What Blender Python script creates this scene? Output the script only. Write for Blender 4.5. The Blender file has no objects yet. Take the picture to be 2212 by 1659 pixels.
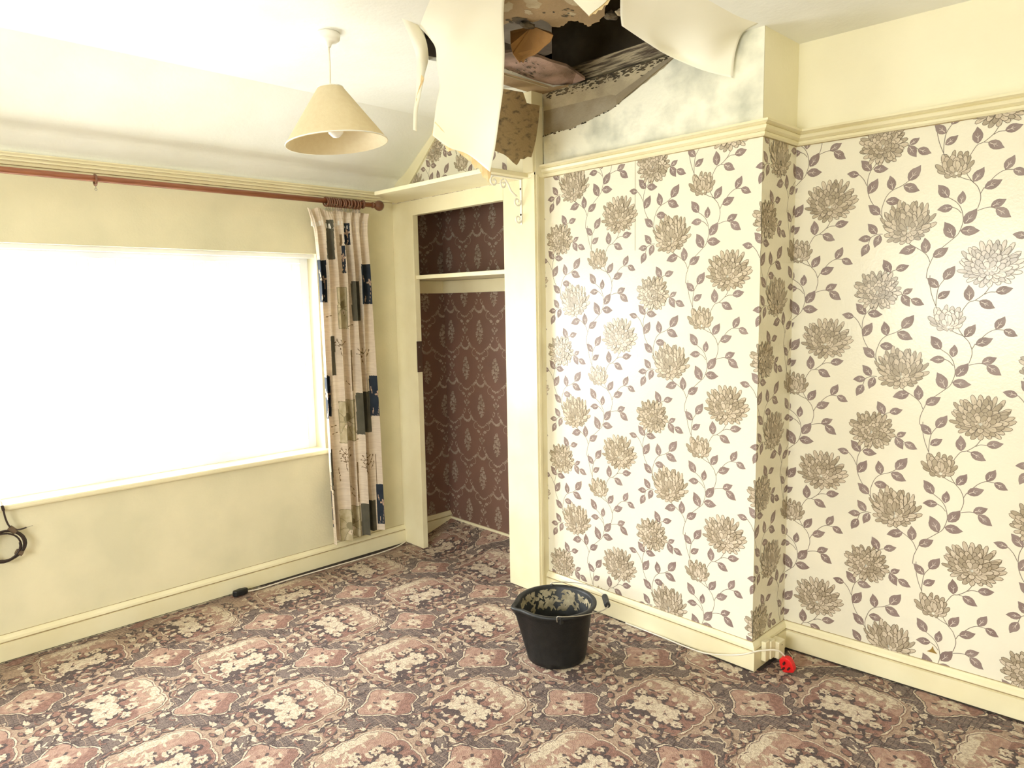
import bpy, math, random
import numpy as np
from mathutils import Vector, Matrix, noise
from mathutils.geometry import tessellate_polygon
PI = math.pi
R = random.Random(7)
SC = bpy.context.scene
C = SC.collection

# ------------------------------------------------------------------ camera
cd = bpy.data.cameras.new('camera'); cam = bpy.data.objects.new('camera', cd); C.objects.link(cam)
cd.sensor_fit = 'HORIZONTAL'; cd.sensor_width = 36; cd.lens = 1531.1 / 2212 * 36; cd.clip_start = .02
fw = Vector((0.68837246, 0.7163364, -0.11404175)).normalized()
rt = Vector((0.71949338, -0.69426682, -0.0179685)).normalized()
up = rt.cross(fw)
cam.matrix_world = Matrix(((rt.x, up.x, -fw.x, -2.4355), (rt.y, up.y, -fw.y, -3.5157), (rt.z, up.z, -fw.z, 1.45), (0, 0, 0, 1)))
SC.camera = cam

# ------------------------------------------------------------------ world, daylight, exposure
w = bpy.data.worlds.new('sky'); SC.world = w; w.use_nodes = True
nt = w.node_tree; bg = nt.nodes['Background']
tc = nt.nodes.new('ShaderNodeTexCoord'); sx = nt.nodes.new('ShaderNodeSeparateXYZ'); cr = nt.nodes.new('ShaderNodeValToRGB')
nt.links.new(tc.outputs['Generated'], sx.inputs[0]); nt.links.new(sx.outputs['Z'], cr.inputs[0]); nt.links.new(cr.outputs[0], bg.inputs[0])
cr.color_ramp.elements[0].position = 0.0; cr.color_ramp.elements[0].color = (.62, .64, .62, 1)
cr.color_ramp.elements[1].position = 0.25; cr.color_ramp.elements[1].color = (.96, .98, 1, 1)
bg.inputs['Strength'].default_value = 19.0
SC.view_settings.view_transform = 'Standard'; SC.view_settings.look = 'None'
SC.view_settings.exposure = 0.36; SC.view_settings.gamma = 1; SC.view_settings.use_curve_mapping = False
def portal(name, loc, rot, sx_, sy_):
    l = bpy.data.lights.new(name, 'AREA'); l.shape = 'RECTANGLE'; l.size = sx_; l.size_y = sy_; l.cycles.is_portal = True
    o = bpy.data.objects.new(name, l); C.objects.link(o); o.location = loc; o.rotation_euler = rot
portal('window_daylight', (-1.62, .27, 1.195), (-PI / 2, 0, 0), 2.3, 1.1)
portal('added_window_daylight', (-4.2, -2.6, 1.45), (0, -PI / 2, 0), 1.05, 1.85)  # portal for the added window behind the camera
SC.cycles.max_bounces = 10; SC.cycles.diffuse_bounces = 6; SC.cycles.use_denoising = True

# ------------------------------------------------------------------ room dimensions (metres)
CE = 2.41            # ceiling
SK = .112            # skirting height
RL = 2.085           # top of picture rail
YC = -.499           # where the slope meets the flat ceiling
XB = .06             # chimney breast front
YB1, YB2 = -1.155, -2.2497
XR = .333; ANG = .0658
XBACK, YSIDE = -4.0, -4.6
CL = .36             # back of the cupboard

# ------------------------------------------------------------------ materials
MATS = {}
def mat(name, col, rough=.6, col2=None, scale=6.0, bump=0.0, bscale=200.0, metal=0.0, spec=None, detail=4.0, lo=.35, hi=.65, stretch=None, trans=0.0, sheen=0.0):
    if name in MATS: return MATS[name]
    m = bpy.data.materials.new(name); m.use_nodes = True; n = m.node_tree.nodes; l = m.node_tree.links
    b = n['Principled BSDF']; b.inputs['Base Color'].default_value = (*col, 1); b.inputs['Roughness'].default_value = rough
    b.inputs['Metallic'].default_value = metal
    if spec is not None: b.inputs['Specular IOR Level'].default_value = spec
    if sheen: b.inputs['Sheen Weight'].default_value = sheen
    t = n.new('ShaderNodeTexCoord'); mp = n.new('ShaderNodeMapping'); l.new(t.outputs['Object'], mp.inputs[0])
    if stretch: mp.inputs['Scale'].default_value = stretch
    if col2 is not None:
        nz = n.new('ShaderNodeTexNoise'); nz.inputs['Scale'].default_value = scale; nz.inputs['Detail'].default_value = detail
        r = n.new('ShaderNodeValToRGB'); r.color_ramp.elements[0].position = lo; r.color_ramp.elements[1].position = hi
        r.color_ramp.elements[0].color = (*col, 1); r.color_ramp.elements[1].color = (*col2, 1)
        l.new(mp.outputs[0], nz.inputs['Vector']); l.new(nz.outputs['Fac'], r.inputs[0]); l.new(r.outputs[0], b.inputs['Base Color'])
    if bump:
        nb = n.new('ShaderNodeTexNoise'); nb.inputs['Scale'].default_value = bscale; nb.inputs['Detail'].default_value = 3
        bp = n.new('ShaderNodeBump'); bp.inputs['Strength'].default_value = bump; bp.inputs['Distance'].default_value = .01
        l.new(mp.outputs[0], nb.inputs['Vector']); l.new(nb.outputs['Fac'], bp.inputs['Height']); l.new(bp.outputs[0], b.inputs['Normal'])
    if trans:
        tr = n.new('ShaderNodeBsdfTranslucent'); mx = n.new('ShaderNodeMixShader'); mx.inputs[0].default_value = trans
        tr.inputs[0].default_value = (*col, 1)
        l.new(b.outputs[0], mx.inputs[1]); l.new(tr.outputs[0], mx.inputs[2]); l.new(mx.outputs[0], n['Material Output'].inputs[0])
    MATS[name] = m
    return m
M_wall = mat('cream_painted_plaster', (.80, .74, .52), .7, (.70, .66, .46), 3.5, .12, 90)
M_upper = mat('pale_cream_paint', (.92, .87, .66), .6, (.88, .83, .62), 4, .1, 70)
M_ceil = mat('white_ceiling_paint', (.89, .90, .86), .7, (.82, .83, .77), 3, .12, 60)
M_gloss = mat('cream_gloss_paint', (.86, .80, .56), .35, (.80, .73, .48), 5, .04, 60)
M_upvc = mat('white_window_plastic', (.95, .95, .95), .3, trans=.17)
M_paper = mat('wallpaper_cream', (.86, .81, .66), .24, (.80, .76, .62), 3, .06, 120)
M_leaf = mat('leaf_mauve_brown', (.235, .165, .145), .42, (.30, .225, .20), 30)
M_vein = mat('leaf_vein_pale', (.72, .64, .55), .35)
M_stem = mat('stem_brown', (.20, .16, .12), .45)
M_pout = mat('petal_outline', (.15, .11, .065), .35)
M_pa = mat('petal_light', (.67, .58, .45), .2, (.54, .45, .33), 25)
M_pb = mat('petal_mid', (.47, .395, .29), .2, (.37, .305, .21), 25)
M_pc = mat('petal_dark', (.36, .30, .20), .38)
WP = [M_paper, M_leaf, M_vein, M_stem, M_pout, M_pa, M_pb, M_pc]
M_wood = mat('red_brown_wood', (.24, .075, .035), .35, (.32, .12, .055), 12, stretch=(1, 12, 12))
M_dwood = mat('dark_wood', (.13, .055, .03), .3, (.2, .085, .045), 20)
M_timber = mat('weathered_joist_timber', (.60, .50, .32), .8, (.12, .085, .055), 14, .8, 60, stretch=(5, .6, 8), lo=.42, hi=.6, detail=8)
M_dark = mat('dark_void', (.13, .095, .06), .95, (.22, .17, .11), 6, .3, 30)  # dark brown base for the void, roof skin and cupboard top
M_tan = mat('peeled_board_tan', (.36, .25, .13), .9, (.28, .19, .095), 5, .25, 80)
M_tanl = mat('scuffed_pale_board', (.48, .40, .26), .9, (.38, .30, .18), 12, .3, 80)
M_orange = mat('damp_orange_board', (.36, .19, .06), .9, (.27, .14, .045), 9, .3, 60)
M_pink = mat('pinkish_plasterboard', (.42, .28, .22), .9, (.13, .09, .06), 7, .5, 50, lo=.4, hi=.68)
M_mould = mat('black_mould', (.035, .028, .018), .95, (.12, .09, .05), 25, .4, 80)
M_bare = mat('bare_wall_plaster', (.50, .42, .27), .9, (.34, .28, .18), 7, .3, 60, lo=.4, hi=.7)
M_bare2 = mat('grey_bare_plaster', (.26, .205, .12), .9, (.36, .31, .22), 6, .3, 60)
M_backp = mat('brown_paper_back', (.37, .255, .115), .85, (.10, .07, .04), 38, .3, 90, lo=.50, hi=.72, detail=8)
M_fringe = mat('torn_paper_fringe', (.78, .56, .27), .8, (.86, .70, .42), 30)
M_sheet = mat('hanging_lining_paper', (.95, .92, .78), .6, (.92, .89, .74), 4, .06, 30, trans=.08)
M_black = mat('black_rubber', (.006, .007, .007), .5, (.012, .013, .013), 40, .1, 150)
M_resid = mat('dried_plaster_residue', (.42, .36, .23), .8, (.20, .17, .10), 30)
M_metal = mat('dull_steel', (.45, .43, .38), .35, metal=.9)
M_white = mat('white_plastic', (.85, .83, .76), .35)
M_cable = mat('white_cable_sheath', (.78, .72, .60), .4)
M_bcab = mat('dark_brown_cable', (.03, .016, .012), .4)
M_red = mat('red_plug_plastic', (.70, .015, .015), .3)
M_shade = mat('cream_card_shade', (.80, .70, .47), .7, (.76, .65, .42), 60, .1, 300, trans=.25)
M_hinge = mat('brown_hinge_recess', (.07, .035, .02), .7)
M_glass = bpy.data.materials.new('window_glass'); M_glass.use_nodes = True
_n = M_glass.node_tree.nodes; _l = M_glass.node_tree.links
_t = _n.new('ShaderNodeBsdfTransparent'); _g = _n.new('ShaderNodeBsdfGlossy'); _g.inputs['Roughness'].default_value = .02
_m = _n.new('ShaderNodeMixShader'); _m.inputs[0].default_value = .06
_l.new(_t.outputs[0], _m.inputs[1]); _l.new(_g.outputs[0], _m.inputs[2]); _l.new(_m.outputs[0], _n['Material Output'].inputs[0])

# ------------------------------------------------------------------ mesh building
class MB:
    def __init__(s): s.v = []; s.f = []; s.m = []
    def add(s, vs, fs, m=0):
        k = len(s.v); s.v += [tuple(p) for p in vs]
        for f in fs: s.f.append(tuple(i + k for i in f)); s.m.append(m)
        return s
    def box(s, a, b, m=0):
        x0, y0, z0 = (min(a[i], b[i]) for i in range(3)); x1, y1, z1 = (max(a[i], b[i]) for i in range(3))
        return s.add([(x0, y0, z0), (x1, y0, z0), (x1, y1, z0), (x0, y1, z0), (x0, y0, z1), (x1, y0, z1), (x1, y1, z1), (x0, y1, z1)],
                     [(3, 2, 1, 0), (4, 5, 6, 7), (0, 1, 5, 4), (1, 2, 6, 5), (2, 3, 7, 6), (3, 0, 4, 7)], m)
    def poly(s, pts, m=0): return s.add(pts, [tuple(range(len(pts)))], m)
    def prism(s, pts, off, m=0):
        off = Vector(off); n = len(pts); a = [Vector(p) for p in pts]
        return s.add(a + [p + off for p in a], [tuple(range(n))[::-1], tuple(range(n, 2 * n))] + [(i, (i + 1) % n, n + (i + 1) % n, n + i) for i in range(n)], m)
    def sweep(s, prof, a, b, m=0):      # profile of (out, up) pairs carried from a to b; out = direction given per end
        (pa, oa), (pb, ob) = a, b; n = len(prof)
        A = [Vector(pa) + Vector(oa) * u + Vector((0, 0, v)) for u, v in prof]; B = [Vector(pb) + Vector(ob) * u + Vector((0, 0, v)) for u, v in prof]
        return s.add(A + B, [(i, (i + 1) % n, n + (i + 1) % n, n + i) for i in range(n)] + [tuple(range(n))[::-1], tuple(range(n, 2 * n))], m)
    def tube(s, pts, r, m=0, seg=8, caps=True):
        P = [Vector(p) for p in pts]; n = len(P); rr = r if isinstance(r, (list, tuple)) else [r] * n
        t0 = (P[1] - P[0]).normalized(); u = t0.orthogonal().normalized(); vs = []
        for i in range(n):
            t = (P[min(i + 1, n - 1)] - P[max(i - 1, 0)]).normalized(); u = (u - t * u.dot(t)); u = u.normalized() if u.length > 1e-6 else t.orthogonal().normalized(); q = t.cross(u)
            vs += [P[i] + (u * math.cos(2 * PI * k / seg) + q * math.sin(2 * PI * k / seg)) * rr[i] for k in range(seg)]
        fs = [(i * seg + k, i * seg + (k + 1) % seg, (i + 1) * seg + (k + 1) % seg, (i + 1) * seg + k) for i in range(n - 1) for k in range(seg)]
        if caps: fs += [tuple(range(seg))[::-1], tuple((n - 1) * seg + k for k in range(seg))]
        return s.add(vs, fs, m)
    def torus(s, c, ax, R_, r, m=0, n=24, seg=8):
        ax = Vector(ax).normalized(); u = ax.orthogonal().normalized(); q = ax.cross(u); c = Vector(c); vs = []
        for i in range(n):
            a = 2 * PI * i / n; d = u * math.cos(a) + q * math.sin(a)
            vs += [c + d * (R_ + r * math.cos(2 * PI * k / seg)) + ax * r * math.sin(2 * PI * k / seg) for k in range(seg)]
        return s.add(vs, [(i * seg + k, i * seg + (k + 1) % seg, ((i + 1) % n) * seg + (k + 1) % seg, ((i + 1) % n) * seg + k) for i in range(n) for k in range(seg)], m)
    def lathe(s, prof, c, m=0, n=48, ax=(0, 0, 1)):
        ax = Vector(ax).normalized(); u = ax.orthogonal().normalized(); q = ax.cross(u); c = Vector(c); vs = []; k = len(prof)
        for i in range(n):
            a = 2 * PI * i / n; d = u * math.cos(a) + q * math.sin(a)
            vs += [c + d * r + ax * z for r, z in prof]
        return s.add(vs, [(i * k + j, ((i + 1) % n) * k + j, ((i + 1) % n) * k + j + 1, i * k + j + 1) for i in range(n) for j in range(k - 1)], m)
    def build(s, name, mats, parent=None, smooth=False, origin=None, solid=0, bevel=0, **tags):
        me = bpy.data.meshes.new(name)
        o0 = Vector(origin) if origin is not None else (parent.matrix_basis.translation.copy() if parent else Vector((0, 0, 0)))
        if parent is not None:
            o0 = Vector((0, 0, 0)); p = parent
            while p is not None: o0 = o0 + p.location; p = p.parent
        me.from_pydata([tuple(Vector(p) - o0) for p in s.v], [], s.f)
        for m_ in (mats if isinstance(mats, (list, tuple)) else [mats]): me.materials.append(m_)
        me.polygons.foreach_set('material_index', s.m)
        if smooth: me.polygons.foreach_set('use_smooth', [True] * len(me.polygons))
        me.update()
        o = bpy.data.objects.new(name, me); C.objects.link(o)
        if parent is not None: o.parent = parent
        else: o.location = o0
        if bevel:
            b = o.modifiers.new('bevel', 'BEVEL'); b.width = bevel; b.segments = 2; b.limit_method = 'ANGLE'
        if solid:
            d = o.modifiers.new('solid', 'SOLIDIFY'); d.thickness = solid; d.offset = 0
        for k_, v_ in tags.items(): o[k_] = v_
        return o
def thing(name, label, cat, loc=(0, 0, 0), group=None):
    o = bpy.data.objects.new(name, None); C.objects.link(o); o.location = loc; o.empty_display_size = .1
    o['label'] = label; o['category'] = cat
    if group: o['group'] = group
    return o
def struct(mb, name, mats, **k): return mb.build(name, mats, kind='structure', **k)

# ------------------------------------------------------------------ flat pattern helpers (printed / woven shapes)
def clip(poly, planes):
    for a, b, c in planes:              # keep a*u + b*v <= c
        out = []; n = len(poly)
        for i in range(n):
            p, q = poly[i], poly[(i + 1) % n]; dp, dq = a * p[0] + b * p[1] - c, a * q[0] + b * q[1] - c
            if dp <= 0: out.append(p)
            if (dp < 0 < dq) or (dq < 0 < dp):
                t = dp / (dp - dq); out.append((p[0] + (q[0] - p[0]) * t, p[1] + (q[1] - p[1]) * t))
        poly = out
        if len(poly) < 3: return None
    a = 0
    for i in range(len(poly)): a += poly[i - 1][0] * poly[i][1] - poly[i][0] * poly[i - 1][1]
    return poly if abs(a) > 4e-7 else None
def rect_planes(u0, u1, v0, v1): return [(1, 0, u1), (-1, 0, -u0), (0, 1, v1), (0, -1, -v0)]
def ribbon(pts, w, taper=False):
    L, Rr = [], []; n = len(pts)
    for i in range(n):
        a = pts[max(0, i - 1)]; b = pts[min(n - 1, i + 1)]; dx, dy = b[0] - a[0], b[1] - a[1]; l = math.hypot(dx, dy) or 1
        ww = w * (1 - .75 * i / (n - 1)) if taper else w
        L.append((pts[i][0] - dy / l * ww, pts[i][1] + dx / l * ww)); Rr.append((pts[i][0] + dy / l * ww, pts[i][1] - dx / l * ww))
    return L + Rr[::-1]
def smooth_line(p, k=4):
    out = []; n = len(p)
    if n < 3: return list(p)
    for i in range(n - 1):
        a, b, c, d = p[max(0, i - 1)], p[i], p[i + 1], p[min(n - 1, i + 2)]
        for j in range(k):
            t = j / k
            out.append(tuple(.5 * (2 * b[q] + (c[q] - a[q]) * t + (2 * a[q] - 5 * b[q] + 4 * c[q] - d[q]) * t * t + (3 * b[q] - a[q] - 3 * c[q] + d[q]) * t ** 3) for q in range(len(b))))
    out.append(tuple(p[-1])); return out
def petal(root, tip, w, bend=0.0, grow=0.0, sharp=.8):
    dx, dy = tip[0] - root[0], tip[1] - root[1]; L = math.hypot(dx, dy); ex, ey = dx / L, dy / L; nx, ny = -ey, ex
    L2 = L + grow; side = []; other = []
    for t, ww in ((0, .35), (.2, .62), (.42, .9), (.62, 1.0), (.8, .9), (.93, .58), (1.0, .0)):
        s_ = t * L2; c_ = bend * L * t * t; hw = w * ww + grow * (1 if t < 1 else 0)
        side.append((root[0] + ex * s_ + nx * (c_ + hw), root[1] + ey * s_ + ny * (c_ + hw)))
        if t < 1: other.append((root[0] + ex * s_ + nx * (c_ - hw), root[1] + ey * s_ + ny * (c_ - hw)))
    return side + other[::-1]
def blob(cx, cy, rx, ry, n=12, jit=.15, rot=0, rnd=R, pw=1.0, lobes=0, la=0):
    out = []
    for i in range(n):
        a = 2 * PI * i / n; r = 1 + rnd.uniform(-jit, jit) + (la * math.cos(lobes * a) if lobes else 0)
        x, y = rx * r * math.cos(a), ry * r * math.sin(a); out.append((cx + x * math.cos(rot) - y * math.sin(rot), cy + x * math.sin(rot) + y * math.cos(rot)))
    return out

# ---- the floral wallpaper repeat: half drop, 0.52 m
LEAVES = [((-0.03, -0.08), (-0.065, -0.039)), ((-0.023, -0.076), (0.027, -0.081)), ((-0.036, -0.162), (-0.006, -0.111)), ((0.006, -0.239), (-0.035, -0.202)), ((0.023, -0.195), (0.074, -0.199)), ((0.044, -0.158), (0.034, -0.106)), ((0.094, -0.132), (0.131, -0.083)), ((0.078, -0.146), (0.13, -0.17)), ((0.092, -0.007), (0.123, 0.011)), ((0.089, -0.01), (0.115, -0.053)), ((0.118, -0.027), (0.161, -0.047)), ((-0.002, -0.308), (-0.034, -0.269)), ((0.008, -0.312), (-0.009, -0.357)), ((-0.022, -0.32), (-0.066, -0.325)), ((-0.03, -0.342), (-0.052, -0.387)), ((0.203, 0.013), (0.167, 0.047)), ((0.218, 0.038), (0.25, 0.085)), ((0.202, -0.026), (0.239, 0.0)), ((0.297, -0.036), (0.293, 0.019)), ((0.37, -0.007), (0.418, 0.004)), ((0.325, -0.036), (0.371, -0.061)), ((0.29, -0.159), (0.319, -0.115)), ((0.322, -0.184), (0.371, -0.162)), ((0.377, -0.131), (0.401, -0.088)), ((0.398, -0.133), (0.438, -0.153)), ((0.22, -0.203), (0.187, -0.156)), ((0.234, -0.236), (0.187, -0.241)), ((0.257, -0.229), (0.261, -0.185)), ((0.27, -0.296), (0.305, -0.248)), ((0.343, -0.246), (0.385, -0.226)), ((0.357, -0.253), (0.4, -0.285)), ((0.241, -0.341), (0.212, -0.284)), ((0.259, -0.318), (0.316, -0.322)), ((0.16, -0.387), (0.154, -0.333)), ((0.127, -0.364), (0.073, -0.382)), ((0.181, -0.402), (0.227, -0.372)), ((0.048, -0.449), (0.023, -0.402)), ((0.065, -0.441), (0.108, -0.427)), ((-0.071, -0.089), (-0.113, -0.08))]
STEMS = [[(-0.01, -0.044), (-0.018, -0.064), (-0.031, -0.08), (-0.039, -0.103), (-0.041, -0.126), (-0.039, -0.154), (-0.031, -0.179), (-0.02, -0.2), (0.006, -0.239), (0.025, -0.274)], [(-0.071, -0.089), (-0.066, -0.094), (-0.054, -0.109), (-0.043, -0.132)], [(0.015, -0.259), (0.01, -0.227), (0.017, -0.196), (0.027, -0.174), (0.044, -0.158), (0.073, -0.146), (0.094, -0.132)], [(0.067, -0.011), (0.092, -0.008)], [(0.088, -0.009), (0.106, -0.015), (0.118, -0.026)], [(0.017, -0.31), (-0.001, -0.31), (-0.022, -0.32), (-0.03, -0.342)], [(0.084, -0.336), (0.102, -0.349), (0.128, -0.366), (0.149, -0.381), (0.164, -0.397), (0.173, -0.419)], [(0.094, -0.321), (0.102, -0.345), (0.11, -0.356)], [(0.174, -0.421), (0.181, -0.402)], [(0.175, 0.056), (0.176, 0.023), (0.181, -0.004), (0.188, -0.027), (0.203, -0.065)], [(0.198, -0.051), (0.198, -0.025), (0.203, 0.013), (0.218, 0.038)], [(0.266, -0.112), (0.27, -0.131), (0.285, -0.155), (0.302, -0.175), (0.312, -0.2)], [(0.239, -0.131), (0.263, -0.145), (0.282, -0.153), (0.29, -0.159)], [(0.312, -0.2), (0.313, -0.22), (0.306, -0.248)], [(0.312, -0.2), (0.321, -0.181)], [(0.322, -0.184), (0.342, -0.157), (0.357, -0.142), (0.376, -0.132), (0.398, -0.133)], [(0.306, -0.255), (0.325, -0.249), (0.342, -0.247), (0.357, -0.253)], [(0.22, -0.203), (0.243, -0.22), (0.257, -0.24), (0.264, -0.263), (0.266, -0.289), (0.255, -0.325), (0.239, -0.343), (0.197, -0.38)], [(0.234, -0.237), (0.248, -0.245), (0.26, -0.259)], [(0.357, 0.02), (0.341, -0.01), (0.314, -0.033), (0.297, -0.039), (0.284, -0.057), (0.272, -0.08)], [(0.37, -0.007), (0.353, -0.007), (0.339, -0.014)], [(0.325, -0.036), (0.314, -0.034)], [(0.031, -0.472), (0.048, -0.449), (0.065, -0.441)], [(0.174, -0.421), (0.166, -0.446), (0.164, -0.475)]]
def leaf_poly(a, b, grow=0):
    dx, dy = b[0] - a[0], b[1] - a[1]; L = math.hypot(dx, dy); ex, ey = dx / L, dy / L; nx, ny = -ey, ex
    up_, dn = [], []
    for t, h1, h2 in ((0, 0, 0), (.12, .16, .14), (.3, .27, .25), (.5, .28, .27), (.66, .23, .22), (.8, .12, .15), (.92, .055, .05), (1, 0, 0)):
        s_ = t * L + (grow if t == 1 else 0)
        up_.append((a[0] + ex * s_ + nx * (h1 * L + grow), a[1] + ey * s_ + ny * (h1 * L + grow)))
        dn.append((a[0] + ex * s_ - nx * (h2 * L + grow), a[1] + ey * s_ - ny * (h2 * L + grow)))
    return up_ + dn[1:-1][::-1]
WALLPAT = []   # (polygon, material, layer)
rp = random.Random(3)
for s_ in STEMS: WALLPAT.append((ribbon(smooth_line(s_), .0011), 3, 1))
for a, b in LEAVES:
    WALLPAT.append((leaf_poly(a, b, .0006), 3, 2)); WALLPAT.append((leaf_poly(a, b), 1, 3))
    m1 = (a[0] + (b[0] - a[0]) * .12, a[1] + (b[1] - a[1]) * .12); m2 = (a[0] + (b[0] - a[0]) * .62, a[1] + (b[1] - a[1]) * .62)
    WALLPAT.append((ribbon([m1, ((m1[0] + m2[0]) / 2 + .001, (m1[1] + m2[1]) / 2), m2], .0011, True), 2, 4))
    dx, dy = b[0] - a[0], b[1] - a[1]
    for sg in (1, -1):
        q = (a[0] + dx * .34, a[1] + dy * .34); WALLPAT.append((ribbon([q, (q[0] + dx * .14 - sg * dy * .12, q[1] + dy * .14 + sg * dx * .12)], .0006), 2, 4))
def chrys(cx, cy, a, b, core, rings, base_layer, cup=0.0):
    lay = base_layer
    for k, (fr, n, wf, col) in enumerate(rings):
        off = rp.uniform(0, 1); seq = list(range(n)); rp.shuffle(seq)
        for i in seq:
            th = 2 * PI * (i + off + rp.uniform(-.2, .2)) / n
            f_ = fr * rp.uniform(.9, 1.07)
            tx, ty = cx + a * f_ * math.cos(th), cy + b * f_ * math.sin(th)
            c0 = (cx + (core[0] - cx) * (1 - .55 * fr * 0), core[1])
            rx_, ry_ = c0[0] + (tx - c0[0]) * .3, c0[1] + (ty - c0[1]) * .3
            ww = wf * (a + b) * .5 * rp.uniform(.7, 1.0)
            bd = rp.uniform(-.16, .16) + cup * math.cos(th)
            if math.hypot(tx - rx_, ty - ry_) < .004: continue
            WALLPAT.append((petal((rx_, ry_), (tx, ty), ww, bd, .0014), 4, lay))
            WALLPAT.append((petal((rx_, ry_), (tx, ty), ww, bd), col if rp.random() < .7 else (6 if col == 5 else 5), lay + 1))
            q = (rx_ + (tx - rx_) * .35, ry_ + (ty - ry_) * .35); q2 = (rx_ + (tx - rx_) * .75, ry_ + (ty - ry_) * .75)
            if fr > .5: WALLPAT.append((ribbon([q, q2], .0007), 7, lay + 2))
            lay += 3
chrys(.008, .008, .080, .074, (.006, -.002), [(1.0, 22, .105, 6), (.86, 20, .105, 5), (.66, 16, .115, 6), (.5, 13, .12, 5), (.34, 9, .12, 6), (.2, 6, .11, 5)], 5)
chrys(.094, -.276, .092, .078, (.100, -.306), [(1.0, 22, .095, 6), (.82, 18, .11, 5), (.62, 14, .115, 6), (.46, 10, .12, 5), (.3, 7, .11, 6)], 5, .25)
chrys(.233, -.094, .060, .046, (.238, -.125), [(1.0, 13, .15, 6), (.74, 9, .18, 5), (.5, 6, .18, 6), (.3, 4, .16, 5)], 5, .3)
chrys(.352, -.434, .098, .078, (.348, -.455), [(1.0, 24, .092, 5), (.84, 20, .10, 6), (.64, 16, .105, 5), (.46, 12, .11, 6), (.3, 8, .11, 5), (.16, 4, .1, 6)], 5, .1)
def stamp_wallpaper(mb, fmap, planes, u0, z0, urange, vrange):
    for i in range(-8, 9):
        for j in range(-8, 9):
            du, dv = u0 + i * .52, z0 - (i % 2) * .26 + j * .52
            if du + .5 < urange[0] or du - .15 > urange[1] or dv + .12 < vrange[0] or dv - .55 > vrange[1]: continue
            for pl, m_, lay in WALLPAT:
                q = clip([(x + du, y + dv) for x, y in pl], planes)
                if q: mb.poly([fmap(x, y, .0004 + lay * 1.6e-5) for x, y in q], m_)

# ------------------------------------------------------------------ window wall, slope and ceiling
WX0, WX1, WZ0, WZ1 = -2.75, -.502, .662, 1.729
mb = MB()
mb.box((XBACK - .25, 0, -.05), (WX0, .28, 2.12)); mb.box((WX1, 0, -.05), (.62, .28, 2.12))
mb.box((WX0, 0, -.05), (WX1, .28, WZ0)); mb.box((WX0, 0, WZ1), (WX1, .28, 2.12))
struct(mb, 'wall_left', M_wall)
prof = [(.02, 2.03), (-.012, 2.09), (-.045, 2.125), (-.085, 2.155), (-.125, 2.170), (-.165, 2.190), (YC, CE)]
mb = MB(); n = 24
pr = smooth_line(prof[:6], 4) + [prof[6]]
top = [(p[0], p[1] + .05) for p in pr]
for x0, x1 in ((XBACK - .2, .05),):
    A = [(x0, y, z) for y, z in pr] + [(x0, y + .02, z + .06) for y, z in pr[::-1]]
    mb.prism(A, (x1 - x0, 0, 0))
struct(mb, 'ceiling_slope', M_ceil, smooth=False)
HOLE = [(-0.848, -1.432), (-0.785, -1.372), (-0.705, -1.286), (-0.623, -1.187), (-0.478, -1.224), (-0.289, -1.271), (-.13, -1.262), (0.015, -1.268), (0.105, -1.36), (0.108, -1.496), (0.108, -1.833), (0.10, -1.98), (0.0, -2.10), (-.12, -2.155), (-.30, -2.17), (-.516, -2.165), (-.64, -2.17), (-0.80, -2.08), (-0.894, -1.99), (-0.912, -1.92), (-.97, -1.86), (-0.965, -1.70), (-.905, -1.55)]
OUT = [(XBACK - .2, YSIDE - .2), (1.0, YSIDE - .2), (1.0, YC), (XBACK - .2, YC)]
def plate(mb, outer, hole, z0, z1, m=0):
    tris = tessellate_polygon([[Vector((*p, 0)) for p in outer], [Vector((*p, 0)) for p in hole]] if hole else [[Vector((*p, 0)) for p in outer]])
    allp = list(outer) + list(hole or []); k = len(allp)
    mb.add([(x, y, z0) for x, y in allp] + [(x, y, z1) for x, y in allp], [tuple(t) for t in tris] + [tuple(i + k for i in t) for t in tris], m)
    for lp, off in ((outer, 0), (hole or [], len(outer))):
        n = len(lp)
        if n: mb.add([(x, y, z0) for x, y in lp] + [(x, y, z1) for x, y in lp], [(i, (i + 1) % n, n + (i + 1) % n, n + i) for i in range(n)], m)
mb = MB(); plate(mb, OUT, HOLE, CE, CE + .015); struct(mb, 'ceiling', M_ceil)
# dark roof void above the hole
mb = MB()
a, b = (-1.5, -2.9, CE + .016), (1.0, -.3, 3.0)
mb.poly([(a[0], a[1], b[2]), (b[0], a[1], b[2]), (b[0], b[1], b[2]), (a[0], b[1], b[2])])
for p, q in (((a[0], a[1]), (b[0], a[1])), ((b[0], a[1]), (b[0], b[1])), ((b[0], b[1]), (a[0], b[1])), ((a[0], b[1]), (a[0], a[1]))):
    mb.poly([(p[0], p[1], a[2]), (q[0], q[1], a[2]), (q[0], q[1], b[2]), (p[0], p[1], b[2])])
struct(mb, 'ceiling_void', M_dark)
# upper skin of the roof so no daylight leaks round the ceiling
mb = MB(); mb.box((XBACK - .25, YSIDE - .25, 3.02), (1.1, .3, 3.06)); mb.box((XBACK - .25, .22, 2.05), (1.1, .28, 3.05)); mb.box((1.0, -4.8, 2.0), (1.05, .3, 3.05)); mb.box((XBACK - .25, YSIDE - .25, 2.3), (XBACK - .2, .3, 3.05)); mb.box((XBACK - .25, YSIDE - .25, 2.3), (1.05, YSIDE - .2, 3.05))
struct(mb, 'ceiling_roof', M_dark)

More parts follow.
